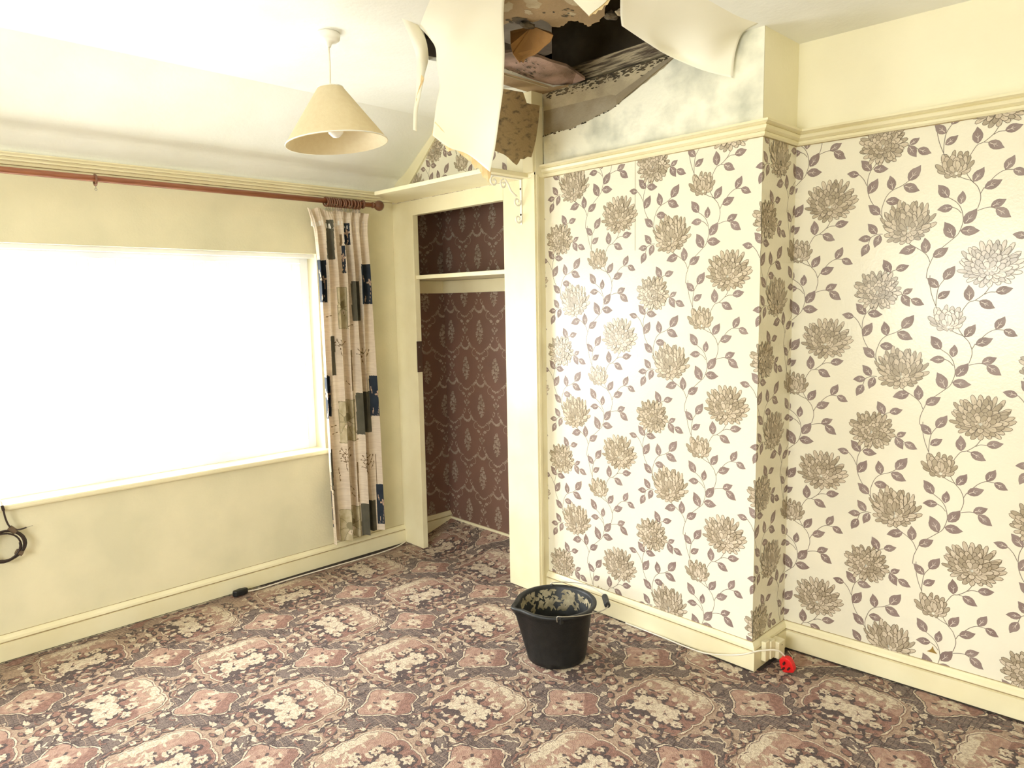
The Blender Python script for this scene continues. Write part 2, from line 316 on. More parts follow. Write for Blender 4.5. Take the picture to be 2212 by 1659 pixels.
# ------------------------------------------------------------------ other walls
def bmap(u, v, d): return (XB - d, -u, v)
mb = MB()
mb.box((XB, YB2, 0), (XR + .5, YB1, CE), 0)
PLM = WP + [M_upper, M_bare]
mb.m = [8, 9, 8, 8, 8, 8]
mb.poly([bmap(u, v, .0002) for u, v in ((1.156, SK), (2.2497, SK), (2.2497, RL), (1.156, RL))], 0)
stamp_wallpaper(mb, bmap, rect_planes(1.156, 2.2495, .09, RL - .02), 1.77, 1.99, (1.15, 2.25), (.08, 2.1))
def smap(u, v, d): return (XB + u - 2.2497, YB2 - d, v)
mb.poly([smap(u, v, .0002) for u, v in ((2.2497, .05), (2.53, .05), (2.53, RL), (2.2497, RL))], 0)
stamp_wallpaper(mb, smap, rect_planes(2.2497, 2.53, .09, RL - .02), 1.77, 1.99, (2.24, 2.53), (.08, 2.1))
struct(mb, 'wall_chimney_breast', PLM)
def rmap(u, v, d):
    return (XR + u * math.sin(ANG) - d * math.cos(ANG), YB2 - u * math.cos(ANG) - d * math.sin(ANG), v)
mb = MB(); UL = 2.42
p4 = [rmap(-.12, 0, 0), rmap(UL, 0, 0), rmap(UL, 0, -.25), rmap(-.12, 0, -.25)]
mb.prism(p4, (0, 0, CE + .1), 8)
mb.poly([rmap(u, v, .0002) for u, v in ((0, SK), (UL, SK), (UL, RL), (0, RL))], 0)
stamp_wallpaper(mb, rmap, rect_planes(.001, 1.75, .09, RL - .02), .303, 1.983, (0, 1.75), (.08, 2.1))
struct(mb, 'wall_right', PLM)
# gable above the cupboard
def gmap(u, v, d): return (-d, -u, v)
mb = MB()
mb.prism([(0, .02, 2.0305), (0, .02, 2.1), (0, -.12, 2.2), (0, YC, CE + .02), (0, -1.165, CE + .02), (0, -1.165, 2.0305)], (.05, 0, 0), 8)
gp = rect_planes(0, .975, 2.03, CE) + [(-(CE - 2.1), (.5), -(CE - 2.1) * .02 + .5 * 2.1 - .012)]
q = clip([(0, 2.03), (.975, 2.03), (.975, CE), (0, CE)], gp); mb.poly([gmap(x, y, .0002) for x, y in q], 0)
stamp_wallpaper(mb, gmap, gp, .40, 2.27, (0, 1), (2, 2.5))
struct(mb, 'wall_gable', PLM)
# cupboard inside walls, papered with the old damask
M_dk = mat('dusky_brown_wallpaper', (.20, .105, .075), .6, (.165, .09, .065), 4, .08, 100)
M_dm = mat('faded_damask_print', (.40, .315, .245), .45, (.27, .20, .15), 25)
M_dd = mat('damask_outline_print', (.12, .07, .05), .6)  # dark print round the damask roses
DAM = []
rd = random.Random(11)
def bouquet(cx, cy, w_, h_, n):
    for _ in range(n):
        a = rd.uniform(0, 2 * PI); r = math.sqrt(rd.random()); x, y = cx + r * w_ * math.cos(a), cy + r * h_ * math.sin(a); s_ = rd.uniform(.005, .011)
        DAM.append((blob(x, y, s_ * 1.15, s_ * 1.15, 8, .2, rnd=rd), 2, 1)); DAM.append((blob(x, y, s_, s_ * .9, 8, .25, rnd=rd), 1, 2))
        DAM.append((ribbon([(x - s_ * .4, y), (x, y + s_ * .35), (x + s_ * .4, y)], .0007), 2, 3))
def swag(x0, y0, x1, y1, dip, n, s0=.0085):
    for i in range(n):
        t = i / (n - 1); x = x0 + (x1 - x0) * t; y = y0 + (y1 - y0) * t - dip * 4 * t * (1 - t); s_ = s0 * (.7 + .6 * math.sin(PI * t)) * rd.uniform(.8, 1.2)
        DAM.append((blob(x, y, s_, s_ * .8, 7, .25, rot=rd.uniform(0, 3), rnd=rd), 1, 2))
def scroll(cx, cy, r, a0, a1, w_=.0024, k=.5):
    n = 16; DAM.append((ribbon([(cx + r * (1 - k * i / n) * math.cos(a0 + (a1 - a0) * i / n), cy + r * (1 - k * i / n) * math.sin(a0 + (a1 - a0) * i / n)) for i in range(n + 1)], w_), 1, 2))
def rose(x, y, s_):
    DAM.append((blob(x, y, s_ * 1.12, s_ * 1.12, 9, .12, rnd=rd), 2, 1)); DAM.append((blob(x, y, s_, s_, 9, .18, rnd=rd), 1, 2))
    DAM.append((ribbon([(x + s_ * .5 * math.cos(t), y + s_ * .5 * math.sin(t)) for t in (0, 1, 2, 3, 4)], .0008), 2, 3))
for yy, n_, w_ in ((.062, 1, 0), (.045, 2, .011), (.026, 3, .018), (.006, 3, .020), (-.014, 3, .017), (-.034, 2, .011), (-.052, 1, 0), (-.066, 1, .004)):
    for k in range(n_):
        rose((k - (n_ - 1) / 2) * (w_ * 2 / max(1, n_ - 1)) + rd.uniform(-.004, .004), yy + rd.uniform(-.005, .005), rd.uniform(.0075, .0115))
for k in range(16):
    a = rd.uniform(0, 6.28); x, y = .024 * math.cos(a), .055 * math.sin(a); DAM.append((leaf_poly((x, y), (x + .011 * math.cos(a), y + .011 * math.sin(a))), 1, 2))
for yy, x_ in ((-.195, 0), (-.212, .011), (-.212, -.011), (-.226, 0), (-.205, .019), (-.205, -.019)): rose(x_, yy, .0078)
swag(-.118, -.03, -.06, -.095, .014, 6, .0075); swag(.06, -.095, .118, -.03, .014, 6, .0075); swag(-.05, -.098, .05, -.098, .030, 10, .006)
for sg in (-1, 1):
    scroll(sg * .050, -.125, .026, PI / 2 + sg * .3, PI / 2 - sg * 3.6, .0017, .35); scroll(sg * .026, -.262, .015, PI / 2, PI / 2 + sg * 5.2, .0016, .6)
    DAM.append((leaf_poly((sg * .014, -.160), (sg * .046, -.150)), 1, 2)); DAM.append((leaf_poly((sg * .006, -.166), (sg * .018, -.178)), 1, 2))
swag(-.045, -.29, .045, -.29, .034, 12, .007)
def stamp_dam(mb, fmap, planes, u0, z0, ur, vr):
    for i in range(-4, 5):
        for j in range(-8, 9):
            du, dv = u0 + i * .133, z0 + j * .445 - (i % 2) * .2225
            if du + .12 < ur[0] or du - .12 > ur[1] or dv + .07 < vr[0] or dv - .33 > vr[1]: continue
            for kq, (pl, m_, lay) in enumerate(DAM):
                q = clip([(x + du, y + dv) for x, y in pl], planes)
                if q: mb.poly([fmap(x, y, .0003 + lay * 5e-5 + kq * 4e-7) for x, y in q], m_)
mb = MB(); mb.box((CL, -1.16, 0), (CL + .05, .02, 2.1), 0)
stamp_dam(mb, lambda u, v, d: (CL - d, -u, v), rect_planes(0, 1.1, .09, 2.05), .335, 1.277, (0, 1.1), (.08, 2.05))
struct(mb, 'wall_cupboard_back', [M_dk, M_dm, M_dd])
mb = MB(); mb.box((.036, -.006, 0), (CL, .01, 2.1), 0)
stamp_dam(mb, lambda u, v, d: (CL - u, -.006 - d, v), rect_planes(0, .32, .1, 2.05), .28, 1.25, (0, .33), (.08, 2.05))
struct(mb, 'wall_cupboard_left', [M_dk, M_dm, M_dd])
mb = MB(); mb.box((.036, -1.16, 0), (CL, -1.10, 2.1), 0); struct(mb, 'wall_cupboard_right', [M_dk])
mb = MB(); mb.box((.036, -1.16, 2.06), (CL, .01, 2.1), 0); struct(mb, 'ceiling_cupboard', [M_dark])
# walls behind the photographer, one with an unseen window added for fill light
mb = MB(); mb.box((XBACK - .25, YSIDE - .25, -.05), (.9, YSIDE, CE + .1)); struct(mb, 'wall_near', M_wall)
W2 = (-3.5, -1.7, .95, 1.95)
mb = MB(); mb.box((XBACK - .25, YSIDE, -.05), (XBACK, W2[0], CE + .1)); mb.box((XBACK - .25, W2[1], -.05), (XBACK, 0, CE + .1)); mb.box((XBACK - .25, W2[0], -.05), (XBACK, W2[1], W2[2])); mb.box((XBACK - .25, W2[0], W2[3]), (XBACK, W2[1], CE + .1))
struct(mb, 'wall_rear', M_wall)
mb = MB(); xa, xb_ = XBACK - .18, XBACK - .12
mb.box((xa, W2[0], W2[2]), (xb_, W2[0] + .06, W2[3])); mb.box((xa, W2[1] - .06, W2[2]), (xb_, W2[1], W2[3])); mb.box((xa, W2[0] + .06, W2[2]), (xb_, W2[1] - .06, W2[2] + .06)); mb.box((xa, W2[0] + .06, W2[3] - .06), (xb_, W2[1] - .06, W2[3]))
struct(mb, 'added_window_2', M_upvc)

# ------------------------------------------------------------------ window_1: three lights, sill
win = bpy.data.objects.new('window_1', None); C.objects.link(win); win.location = (-1.626, .12, WZ0); win['kind'] = 'structure'
mb = MB(); y0, y1 = .10, .17; fr = .045
mb.box((WX0, y0, WZ0), (WX0 + fr, y1, WZ1)); mb.box((WX1 - fr, y0, WZ0), (WX1, y1, WZ1)); mb.box((WX0 + fr, y0, WZ0), (WX1 - fr, y1, WZ0 + .05)); mb.box((WX0 + fr, y0, WZ1 - .045), (WX1 - fr, y1, WZ1))
mull = [-2.17, -1.535, -1.03]
for x in mull: mb.box((x - .03, y0 + .004, WZ0 + .05), (x + .03, y1, WZ1 - .045))
mb.build('window_frame', M_upvc, win, bevel=.003)
ed = [WX0 + fr] + [v for x in mull for v in (x - .03, x + .03)] + [WX1 - fr]
for i in range(4):
    a, b = ed[2 * i] + .004, ed[2 * i + 1] - .004; z0, z1 = WZ0 + .054, WZ1 - .049; s_ = .045
    mb = MB(); yy = .092 if i % 2 else .098
    mb.box((a, yy, z0), (a + s_, yy + .05, z1)); mb.box((b - s_, yy, z0), (b, yy + .05, z1)); mb.box((a + s_, yy, z0), (b - s_, yy + .05, z0 + s_)); mb.box((a + s_, yy, z1 - s_), (b - s_, yy + .05, z1))
    o = mb.build('sash', M_upvc, win, bevel=.004)
    mb = MB(); mb.box((a + s_, yy + .02, z0 + s_), (b - s_, yy + .024, z1 - s_)); g = mb.build('pane', M_glass, o)
mb = MB(); mb.box((WX0 - .03, -.028, WZ0 - .025), (WX1 + .03, .098, WZ0 + .002)); mb.build('window_sill', M_gloss, win, bevel=.008)
mb = MB(); mb.box((WX0, .03, WZ1 - .02), (WX1, .10, WZ1 + .0)); mb.build('head_strip', M_upvc, win)

# ------------------------------------------------------------------ skirting boards and picture rails
SKP = [(0, 0), (.020, 0), (.020, .078), (.013, .080), (.013, .085), (.019, .088), (.017, .098), (.010, .106), (.006, SK), (0, SK)]
RLP = [(0, -.054), (.008, -.054), (.013, -.048), (.013, -.040), (.009, -.038), (.021, -.030), (.025, -.020), (.019, -.015), (.034, -.008), (.034, 0), (0, 0)]
M_dkline = mat('dark_groove_line', (.30, .22, .11), .9, (.45, .36, .2), 20)  # thin dark lines set into board grooves and along edges
GS = [(.0126, .0134, .0805, .0845), (0, .0012, SK - .0005, SK + .0018)]
GR = [(.0086, .0094, -.0395, -.0375), (.0186, .0194, -.0162, -.0142), (0, .0012, -.0565, -.0535), (0, .002, -.0005, .0018)]
def board(name, prof, runs, z, m=M_gloss, dark_lines=()):
    mb = MB()
    for a, oa, b, ob in runs:
        mb.sweep([(u, v + z) for u, v in prof], ((a[0], a[1], 0), oa), ((b[0], b[1], 0), ob))
        for g0, g1, g2, g3 in dark_lines: mb.sweep([(g0, g2 + z), (g1, g2 + z), (g1, g3 + z), (g0, g3 + z)], ((a[0], a[1], 0), oa), ((b[0], b[1], 0), ob), 1)
    return struct(mb, name, [m, M_dkline])
board('baseboard_left', SKP, [((XBACK, 0), (0, -1, 0), (0, 0), (0, -1, 0))], 0, dark_lines=GS)
ry = (math.sin(ANG), -math.cos(ANG)); nr = (-math.cos(ANG), -math.sin(ANG), 0)
Rp = lambda u: (XR + u * ry[0], YB2 + u * ry[1])
board('baseboard_breast', SKP, [((XB, -1.163), (-1, 0, 0), (XB, YB2), (-1, -1, 0)), ((XB, YB2), (-1, -1, 0), (XR, YB2), (-.95, -1, 0))], 0, dark_lines=GS)
board('baseboard_right', SKP, [(Rp(0), (nr[0], -.9, 0), Rp(2.4), nr)], 0, dark_lines=GS)
board('trim_rail_left', [(0, -.045), (.006, -.045), (.010, -.036), (.018, -.034), (.018, -.024), (.026, -.02), (.026, -.010), (.034, -.004), (.034, 0), (.0, 0)], [((XBACK, 0), (0, -1, 0), (0, 0), (0, -1, 0))], RL, dark_lines=[(.0176, .0186, -.0335, -.0315), (.0256, .0264, -.019, -.017), (0, .0012, -.048, -.045)])
board('trim_rail_breast', RLP, [((XB, -1.163), (-1, 0, 0), (XB, YB2), (-1, -1, 0)), ((XB, YB2), (-1, -1, 0), (XR, YB2), (-.95, -1, 0))], RL, dark_lines=GR)
board('trim_rail_right', RLP, [(Rp(0), (nr[0], -.9, 0), Rp(2.4), nr)], RL, dark_lines=GR)
board('baseboard_cupboard', SKP, [((.036, -.006), (0, -1, 0), (CL, -.006), (0, -1, 0))], .01, dark_lines=GS)
mb = MB(); mb.box((CL - .008, -1.10, 0), (CL, -.02, .088)); struct(mb, 'trim_cupboard_back', M_gloss)
mb = MB()   # board along the slope on the gable, post and cap beside the breast
mb.prism([(-.012, -.05, 2.052), (-.012, -.11, 2.052), (-.012, -.535, CE), (-.012, -.45, CE), (-.012, -.12, 2.185), (-.012, -.05, 2.145)], (.012, 0, 0))
struct(mb, 'trim_gable', M_gloss)
mb = MB(); mb.box((-.018, -1.163, 2.05), (.05, -1.098, 2.375)); mb.box((-.024, -1.168, 2.345), (.05, -1.09, 2.41)); struct(mb, 'trim_post', M_gloss, bevel=.003)

# ------------------------------------------------------------------ carpet
M_cb = mat('carpet_cream', (0.5, 0.35, 0.235), .62, (0.33, 0.21, 0.14), 110, .9, 260, sheen=.15, lo=.4, hi=.62)
M_ct = mat('carpet_terracotta', (0.21, 0.085, 0.055), .62, (0.33, 0.16, 0.11), 80, .9, 260, sheen=.15, lo=.4, hi=.62)
M_cd = mat('carpet_dark_maroon', (0.035, 0.012, 0.01), .62, (0.085, 0.035, 0.028), 110, .9, 260, sheen=.15, lo=.4, hi=.62)
M_cg = mat('carpet_grey_mauve', (0.115, 0.07, 0.052), .62, (0.23, 0.16, 0.125), 150, .9, 260, sheen=.15, lo=.4, hi=.62)
M_cp = mat('carpet_pink_beige', (0.37, 0.2, 0.14), .62, (0.48, 0.3, 0.21), 60, .9, 260, sheen=.15, lo=.4, hi=.62)
M_cw = mat('carpet_flower_cream', (0.74, 0.63, 0.46), .62, (0.52, 0.4, 0.28), 110, .9, 260, sheen=.15, lo=.4, hi=.62)
M_gap_shade = mat('carpet_gap_shadow', (.03, .02, .015), .95)
CM = [M_cb, M_ct, M_cd, M_cg, M_cp, M_cw, M_gap_shade]
CXs, CYs = .467, .481
rc = random.Random(5)
def warp(p, off=0.0, dens=.006, amp=1.0):
    out = []; n = len(p)
    for i in range(n):
        a, b = p[i], p[(i + 1) % n]; k = max(1, int(math.hypot(b[0] - a[0], b[1] - a[1]) / dens))
        for j in range(k):
            x, y = a[0] + (b[0] - a[0]) * j / k, a[1] + (b[1] - a[1]) * j / k
            q1 = Vector((x * 38, y * 38, off)); q2 = Vector((x * 120, y * 120, off + 5))
            out.append((x + amp * (.0065 * noise.noise(q1) + .0032 * noise.noise(q2)), y + amp * (.0065 * noise.noise(q1 + Vector((9, 4, 2))) + .0032 * noise.noise(q2 + Vector((3, 8, 1))))))
    return out
def cell(orient, seed):
    r = random.Random(seed); P_ = []; S_ = seed * 3.7
    def A(p, m_, l, amp=1.0):
        if p: P_.append((warp(p, S_, amp=amp), m_, l))
    # lattice field round the cell corner
    def star_out(g):
        out = []
        for i in range(120):
            a = 2 * PI * i / 120; c4 = math.cos(4 * a); rr = .152 * (1 + .16 * c4 + .05 * math.cos(12 * a) + .045 * math.cos(20 * a + .4)) + g
            sp = math.exp(-((abs(((a + PI / 4) % (PI / 2)) - PI / 4) - .17) / .06) ** 2) * .022
            rr += sp; out.append((rr * math.cos(a), rr * math.sin(a)))
        return out
    A(star_out(.010), 5, 1); A(star_out(.0045), 2, 2); A(star_out(.001), 3, 3)
    for k in range(-10, 11):
        t = k * .0165; lim = math.sqrt(max(0, .150 ** 2 - t * t)) * .96
        if lim < .03: continue
        A(ribbon([(-lim, t), (lim, t)], .0014), 2, 4, .6); A(ribbon([(t + .004, -lim), (t + .004, lim)], .0009), 0 if k % 2 else 2, 5, .6)
    def cushion(g):
        out = []; cs = [(-.112, .022), (.022, .114), (.112, -.022), (.022, -.108)]
        for i in range(4):
            p, q = cs[i], cs[(i + 1) % 4]
            for t in (0, .1, .2, .3, .4, .5, .6, .7, .8, .9):
                x, y = p[0] + (q[0] - p[0]) * t, p[1] + (q[1] - p[1]) * t; k = 1 + .13 * math.sin(PI * t) - .13 * math.sin(PI * t) ** 6 * 1.6 + (0 if t else -.06)
                l = math.hypot(x, y); out.append((x * k + x / l * g, y * k + y / l * g))
        return out
    A(cushion(.0135), 2, 6); A(cushion(.0095), 5, 7); A(cushion(.0025), 2, 8); A(cushion(-.001), 4, 9)
    for k in range(14):
        a = r.uniform(0, 6.28); q_ = r.uniform(.02, .075); A(blob(q_ * math.cos(a), q_ * math.sin(a), r.uniform(.008, .022), r.uniform(.004, .009), 9, .35, rot=a + 1.2, rnd=r), 5 if k % 3 else 0, 10)
    A(clip(cushion(-.003), [(-.6, .8, -.048)]), 1, 10)
    for i in range(10):
        a = 2 * PI * i / 10 + .3; A(blob(.044 * math.cos(a), .044 * math.sin(a), .010, .005, 8, .3, rot=a, rnd=r), 2 if i % 2 else 1, 11)
    for i in range(7):
        a = 2 * PI * i / 7; A(petal((.002 * math.cos(a), .002 * math.sin(a)), (.034 * math.cos(a), .034 * math.sin(a)), .010), 5, 12)
    A(blob(0, 0, .007, .005, 8, .3, rnd=r), 1, 13)
    hx_, hy_ = CXs / 2, CYs / 2
    for cx, cy in ((hx_, 0), (0, hy_)):
        A(blob(cx, cy, .033, .024, 16, .12, rot=.7, rnd=r), 2, 4); A(blob(cx, cy, .029, .020, 16, .12, rot=.7, rnd=r), 1, 5); A(blob(cx, cy, .016, .009, 10, .3, rot=.7, rnd=r), 5, 6)
    mx, my = hx_, hy_; MR = .155
    def rot(p): return p if orient == 0 else (-p[1], p[0])
    def at(pl): return [(mx + rot(p)[0], my + rot(p)[1]) for p in pl] if pl else None
    def med(g):
        out = []
        for i in range(120):
            a = 2 * PI * i / 120; sq = 1 / max(abs(math.cos(a)), abs(math.sin(a))) ** .6
            sc3 = abs(math.sin(6 * a + PI / 2)) ** .7
            rr = MR * .93 * sq * (.965 + .07 * sc3) + g; out.append((rr * math.cos(a), rr * math.sin(a)))
        return out
    A(at(med(.010)), 1, 5, .7); A(at(med(.0075)), 5, 6, .7); A(at(med(.001)), 2, 7, .7); A(at(med(-.0015)), 4, 8, .7)
    A(at(clip(med(-.003), [(1, 0, .035)])), 1, 9, .7)
    for k in range(34):
        x, y = r.uniform(.0, .07), r.uniform(-.13, .13); A(at(blob(x, y, r.uniform(.008, .028), r.uniform(.004, .010), 9, .3, rot=r.uniform(-.5, .5), rnd=r)), 1 if x < .05 else 4, 10)
    for k in range(46):
        t = r.random(); x = -.145 + .09 * t * t + r.uniform(-.008, .008); y = r.uniform(-.125, .12)
        A(at(blob(x, y, r.uniform(.008, .020), r.uniform(.005, .013), 8, .35, rot=r.uniform(-1, 1), rnd=r)), 2, 11)
    for k in range(18):
        x, y = r.uniform(-.14, -.06), r.uniform(-.13, .13); A(at(blob(x, y, r.uniform(.005, .012), r.uniform(.004, .008), 8, .3, rot=r.uniform(-1, 1), rnd=r)), 1, 12)
    A(at(clip(med(-.003), [(-1, 0, -.105)])), 5, 10, .8)
    for k in range(22):
        x, y = r.uniform(.06, .13), r.uniform(-.12, .12); A(at(blob(x, y, r.uniform(.01, .025), r.uniform(.005, .012), 9, .3, rot=r.uniform(-1, 1), rnd=r)), 5 if r.random() < .5 else 0, 11)
    for k in range(20):
        a = r.uniform(0, 6.28); x, y = -.02 + r.uniform(.06, .10) * math.cos(a), r.uniform(.06, .12) * math.sin(a)
        A(at(blob(x, y, r.uniform(.006, .014), r.uniform(.003, .007), 7, .35, rot=a + 1, rnd=r)), 2, 13)
    def flower(cx, cy, s_, n, lay):
        A(at(blob(cx - .008, cy - .004, s_ * 1.12, s_ * 1.08, 18, .2, rnd=r)), 2, lay - 1)
        for i in range(n):
            a = 2 * PI * i / n + r.uniform(-.15, .15); L = s_ * r.uniform(.8, 1.12)
            A(at(petal((cx + .1 * s_ * math.cos(a), cy + .1 * s_ * math.sin(a)), (cx + L * math.cos(a), cy + L * math.sin(a)), s_ * .22)), 5 if i % 4 else 0, lay)
        A(at(blob(cx, cy, s_ * .62, s_ * .62, 14, .12, rnd=r)), 5, lay + 1)
        for i in range(4):
            a = r.uniform(0, 6.28); A(at(ribbon([(cx, cy), (cx + s_ * .35 * math.cos(a), cy + s_ * .35 * math.sin(a))], .0016)), 1, lay + 2)
        A(at(blob(cx - s_ * .1, cy, s_ * .13, s_ * .09, 8, .3, rnd=r)), 2, lay + 3)
    for k in range(16):
        a = r.uniform(0, 6.28); x, y = -.035 + r.uniform(.05, .09) * math.cos(a), r.uniform(.05, .12) * math.sin(a)
        A(at(leaf_poly((x, y), (x + .036 * math.cos(a + .4), y + .036 * math.sin(a + .4)))), 5, 14)
    for y in (-.05, -.01, .035, .075):
        A(at(leaf_poly((-.075, y), (-.125, y + .012))), 5, 14)
    flower(-.035, .045, .060, 13, 15); flower(-.045, -.035, .055, 12, 15)
    flower(-.075, -.10, .024, 7, 15); flower(.035, -.055, .026, 8, 15); flower(.035, .03, .022, 7, 15); flower(-.095, .10, .018, 6, 15); flower(.0, -.105, .018, 6, 15); flower(.015, .105, .022, 7, 15)
    for sd in range(4):
        for t in (-.085, -.03, .03, .085):
            if sd == 0: continue
            x, y = MR + .022, t; a = sd * PI / 2; px, py = x * math.cos(a) - y * math.sin(a), x * math.sin(a) + y * math.cos(a)
            rr = .010 if abs(t) < .05 else .013
            A(at(blob(px, py, rr * 1.35 + .004, rr * .8 + .004, 10, .3, rot=a + PI / 2 + t * 7, rnd=r)), 2, 5)
            A(at(blob(px, py, rr * 1.35, rr * .8, 10, .3, rot=a + PI / 2 + t * 7, rnd=r)), 1, 6)
            A(at(blob(px * 1.13, py * 1.13, .020, .012, 12, .35, rot=a + PI / 2, rnd=r)), 5, 4); A(at(blob(px * 1.10 + .01, py * 1.10 - .01, .022, .015, 12, .35, rot=a + PI / 2, rnd=r)), 2, 3)
    for k in range(70):                                               # fine curling threads over the ground between the motifs
        x, y = r.uniform(-.02, CXs + .02), r.uniform(-.02, CYs + .02)
        if math.hypot(x - mx, y - my) < .172 or min(math.hypot(x, y), math.hypot(x - CXs, y), math.hypot(x, y - CYs), math.hypot(x - CXs, y - CYs)) < .105: continue
        a = r.uniform(0, 6.28); q_ = [(x, y)]
        for t in range(6): a += r.uniform(-1.1, 1.1); q_.append((q_[-1][0] + .008 * math.cos(a), q_[-1][1] + .008 * math.sin(a)))
        A(ribbon(q_, r.uniform(.0016, .0032)), r.choice((2, 2, 5, 1)), 9)
    x = MR + .002
    for k in range(4):
        A(at(ribbon([(x + .006 + k * .010 + .007 * math.sin(t * 1.1 + k) + r.uniform(-.002, .002), -.125 + .25 * t / 26) for t in range(27)], .0035)), (2, 1, 2, 3)[k], 6)
    for t in (-.09, -.05, -.01, .035, .08): A(at(blob(x + .026 + r.uniform(-.008, .01), t, .014, .010, 10, .35, rnd=r)), 5, 7); A(at(blob(x + .026, t, .006, .004, 7, .3, rnd=r)), 1, 8)
    return P_
cells = {(0, k): cell(0, 20 + k) for k in range(2)}; cells.update({(1, k): cell(1, 40 + k) for k in range(2)})
def fz(x, y):
    t = (x - .10) / (CL - .10); return .075 * t if t > 0 else 0.0
mb = MB()
FX1 = .10
mb.poly([(XBACK, YSIDE, 0), (1.0, YSIDE, 0), (1.0, -1.2, 0), (FX1, -1.2, 0), (FX1, .1, 0), (XBACK, .1, 0)], 0)
mb.poly([(FX1, -1.2, 0), (CL + .03, -1.2, fz(CL + .03, 0)), (CL + .03, .02, fz(CL + .03, 0)), (FX1, .02, 0)], 0)
PX = [(-1, 0, 2.6), (1, 0, .55)]
for i in range(-7, 4):
    for j in range(-9, 3):
        ox, oy = -1.09 + i * CXs, -.945 + j * CYs
        if ox > .75 or oy < -4.3 or oy > .3 or ox < -3.3: continue
        mid = (ox + CXs / 2, oy + CYs / 2)
        dcam = Vector((mid[0] + 2.4355, mid[1] + 3.5157)); along = dcam.x * .69 + dcam.y * .72; side = dcam.x * .72 - dcam.y * .69
        if along < .9 or abs(side) > along * .95 + .5: continue
        for kq, (pl, m_, lay) in enumerate(cells[((i + j) % 2, (i * 3 + j * 5) % 2)]):
            q = [(x + ox, y + oy) for x, y in pl]
            cxm = sum(p[0] for p in q) / len(q); cym = sum(p[1] for p in q) / len(q)
            if cxm > .45 or (cxm > CL and cym > -2.2): continue
            if cym > -.01: continue
            if q[0][0] > -.2 or max(p[1] for p in q) > -.02:
                q = clip(q, [(0, 1, -.004)])
                if not q: continue
                if cym > -1.16: q = clip(q, [(1, 0, CL)])
                if not q: continue
                mm = [clip(q, [(1, 0, FX1)]), clip(q, [(-1, 0, -FX1)])] if cym > -1.2 else [q]
            else: mm = [q]
            for g in mm:
                if g: mb.poly([(x, y, (fz(x, y) if cym > -1.2 else 0) + .0003 + lay * 1.2e-4 + kq * 2.5e-7) for x, y in g], m_)
rg = random.Random(2)
def edge_strip(a, b, n_, wfun, nx_, ny_):      # ragged dark strip: open carpet edge by walls, painted shadow along the breast
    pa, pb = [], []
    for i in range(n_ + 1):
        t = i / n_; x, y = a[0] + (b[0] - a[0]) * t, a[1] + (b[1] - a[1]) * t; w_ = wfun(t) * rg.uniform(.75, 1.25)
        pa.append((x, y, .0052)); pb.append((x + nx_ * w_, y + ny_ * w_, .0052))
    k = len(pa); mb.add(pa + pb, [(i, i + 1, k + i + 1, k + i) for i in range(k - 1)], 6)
edge_strip((-3.2, -.019), (-.005, -.019), 200, lambda t: .007 + .032 * max(0, math.sin((t - .70) / .30 * PI)) ** .7 if t > .70 else .007, 0, -1)
edge_strip((XB - .019, -1.17), (XB - .019, YB2 - .02), 90, lambda t: .006 + .006 * math.sin(t * 9) ** 2, -1, 0)  # dark strip painted in as skirting shadow
edge_strip((XB, YB2 - .019), (XR - .02, YB2 - .019), 30, lambda t: .016, 0, -1)
edge_strip((Rp(0)[0] - .02, Rp(0)[1]), (Rp(2.0)[0] - .02, Rp(2.0)[1]), 160, lambda t: .011, -1, 0)
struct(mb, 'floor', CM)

# ------------------------------------------------------------------ built-in cupboard
cup = thing('cupboard', 'cream painted built-in cupboard frame with no door, in the alcove left of the chimney breast', 'cupboard', (0, -.58, 0))
mb = MB(); mb.box((0, -.1965, .005), (.036, .0, 2.03)); mb.build('left_panel', M_gloss, cup, bevel=.002)
mb = MB(); mb.box((0, -1.155, .005), (.036, -.9407, 2.03)); mb.build('right_panel', M_gloss, cup, bevel=.002)
mb = MB(); mb.box((0, -.9407, 1.949), (.036, -.1965, 2.03)); mb.build('header', M_gloss, cup)
mb = MB(); mb.box((.036, -1.163, 0), (.062, -1.155, 2.05)); mb.box((0.0, -1.163, 0), (.036, -1.155, 2.05)); mb.sweep([(0, 0), (.006, 0), (.006, 2.04), (0, 2.04)], ((0.004, -1.163, 0), (0, -1, 0)), ((.018, -1.163, 0), (0, -1, 0)))
mb.box((-.006, -1.161, 0), (0, -1.140, 2.04)); mb.build('corner_bead', M_gloss, cup)
mb = MB(); mb.box((.012, -1.10, 1.592), (CL - .002, -.008, 1.614)); mb.build('inner_shelf', M_gloss, cup, bevel=.002)
mb = MB(); mb.box((CL - .018, -1.098, 1.515), (CL - .001, -.02, 1.590)); mb.box((.05, -.022, 1.515), (CL - .001, -.007, 1.590)); mb.build('shelf_batten', M_gloss, cup)
mb = MB(); mb.box((-.002, -.2035, 1.06), (.030, -.1965, 1.238)); h = mb.build('hinge_plate', M_hinge, cup); h['label'] = 'dark brown hinge recess'
for z in (1.09, 1.205): mb = MB(); mb.lathe([(0, 0), (.004, 0), (.003, .0015), (0, .002)], (.012, -.2035, z), ax=(0, -1, 0), n=10); mb.build('screw', M_metal, h)

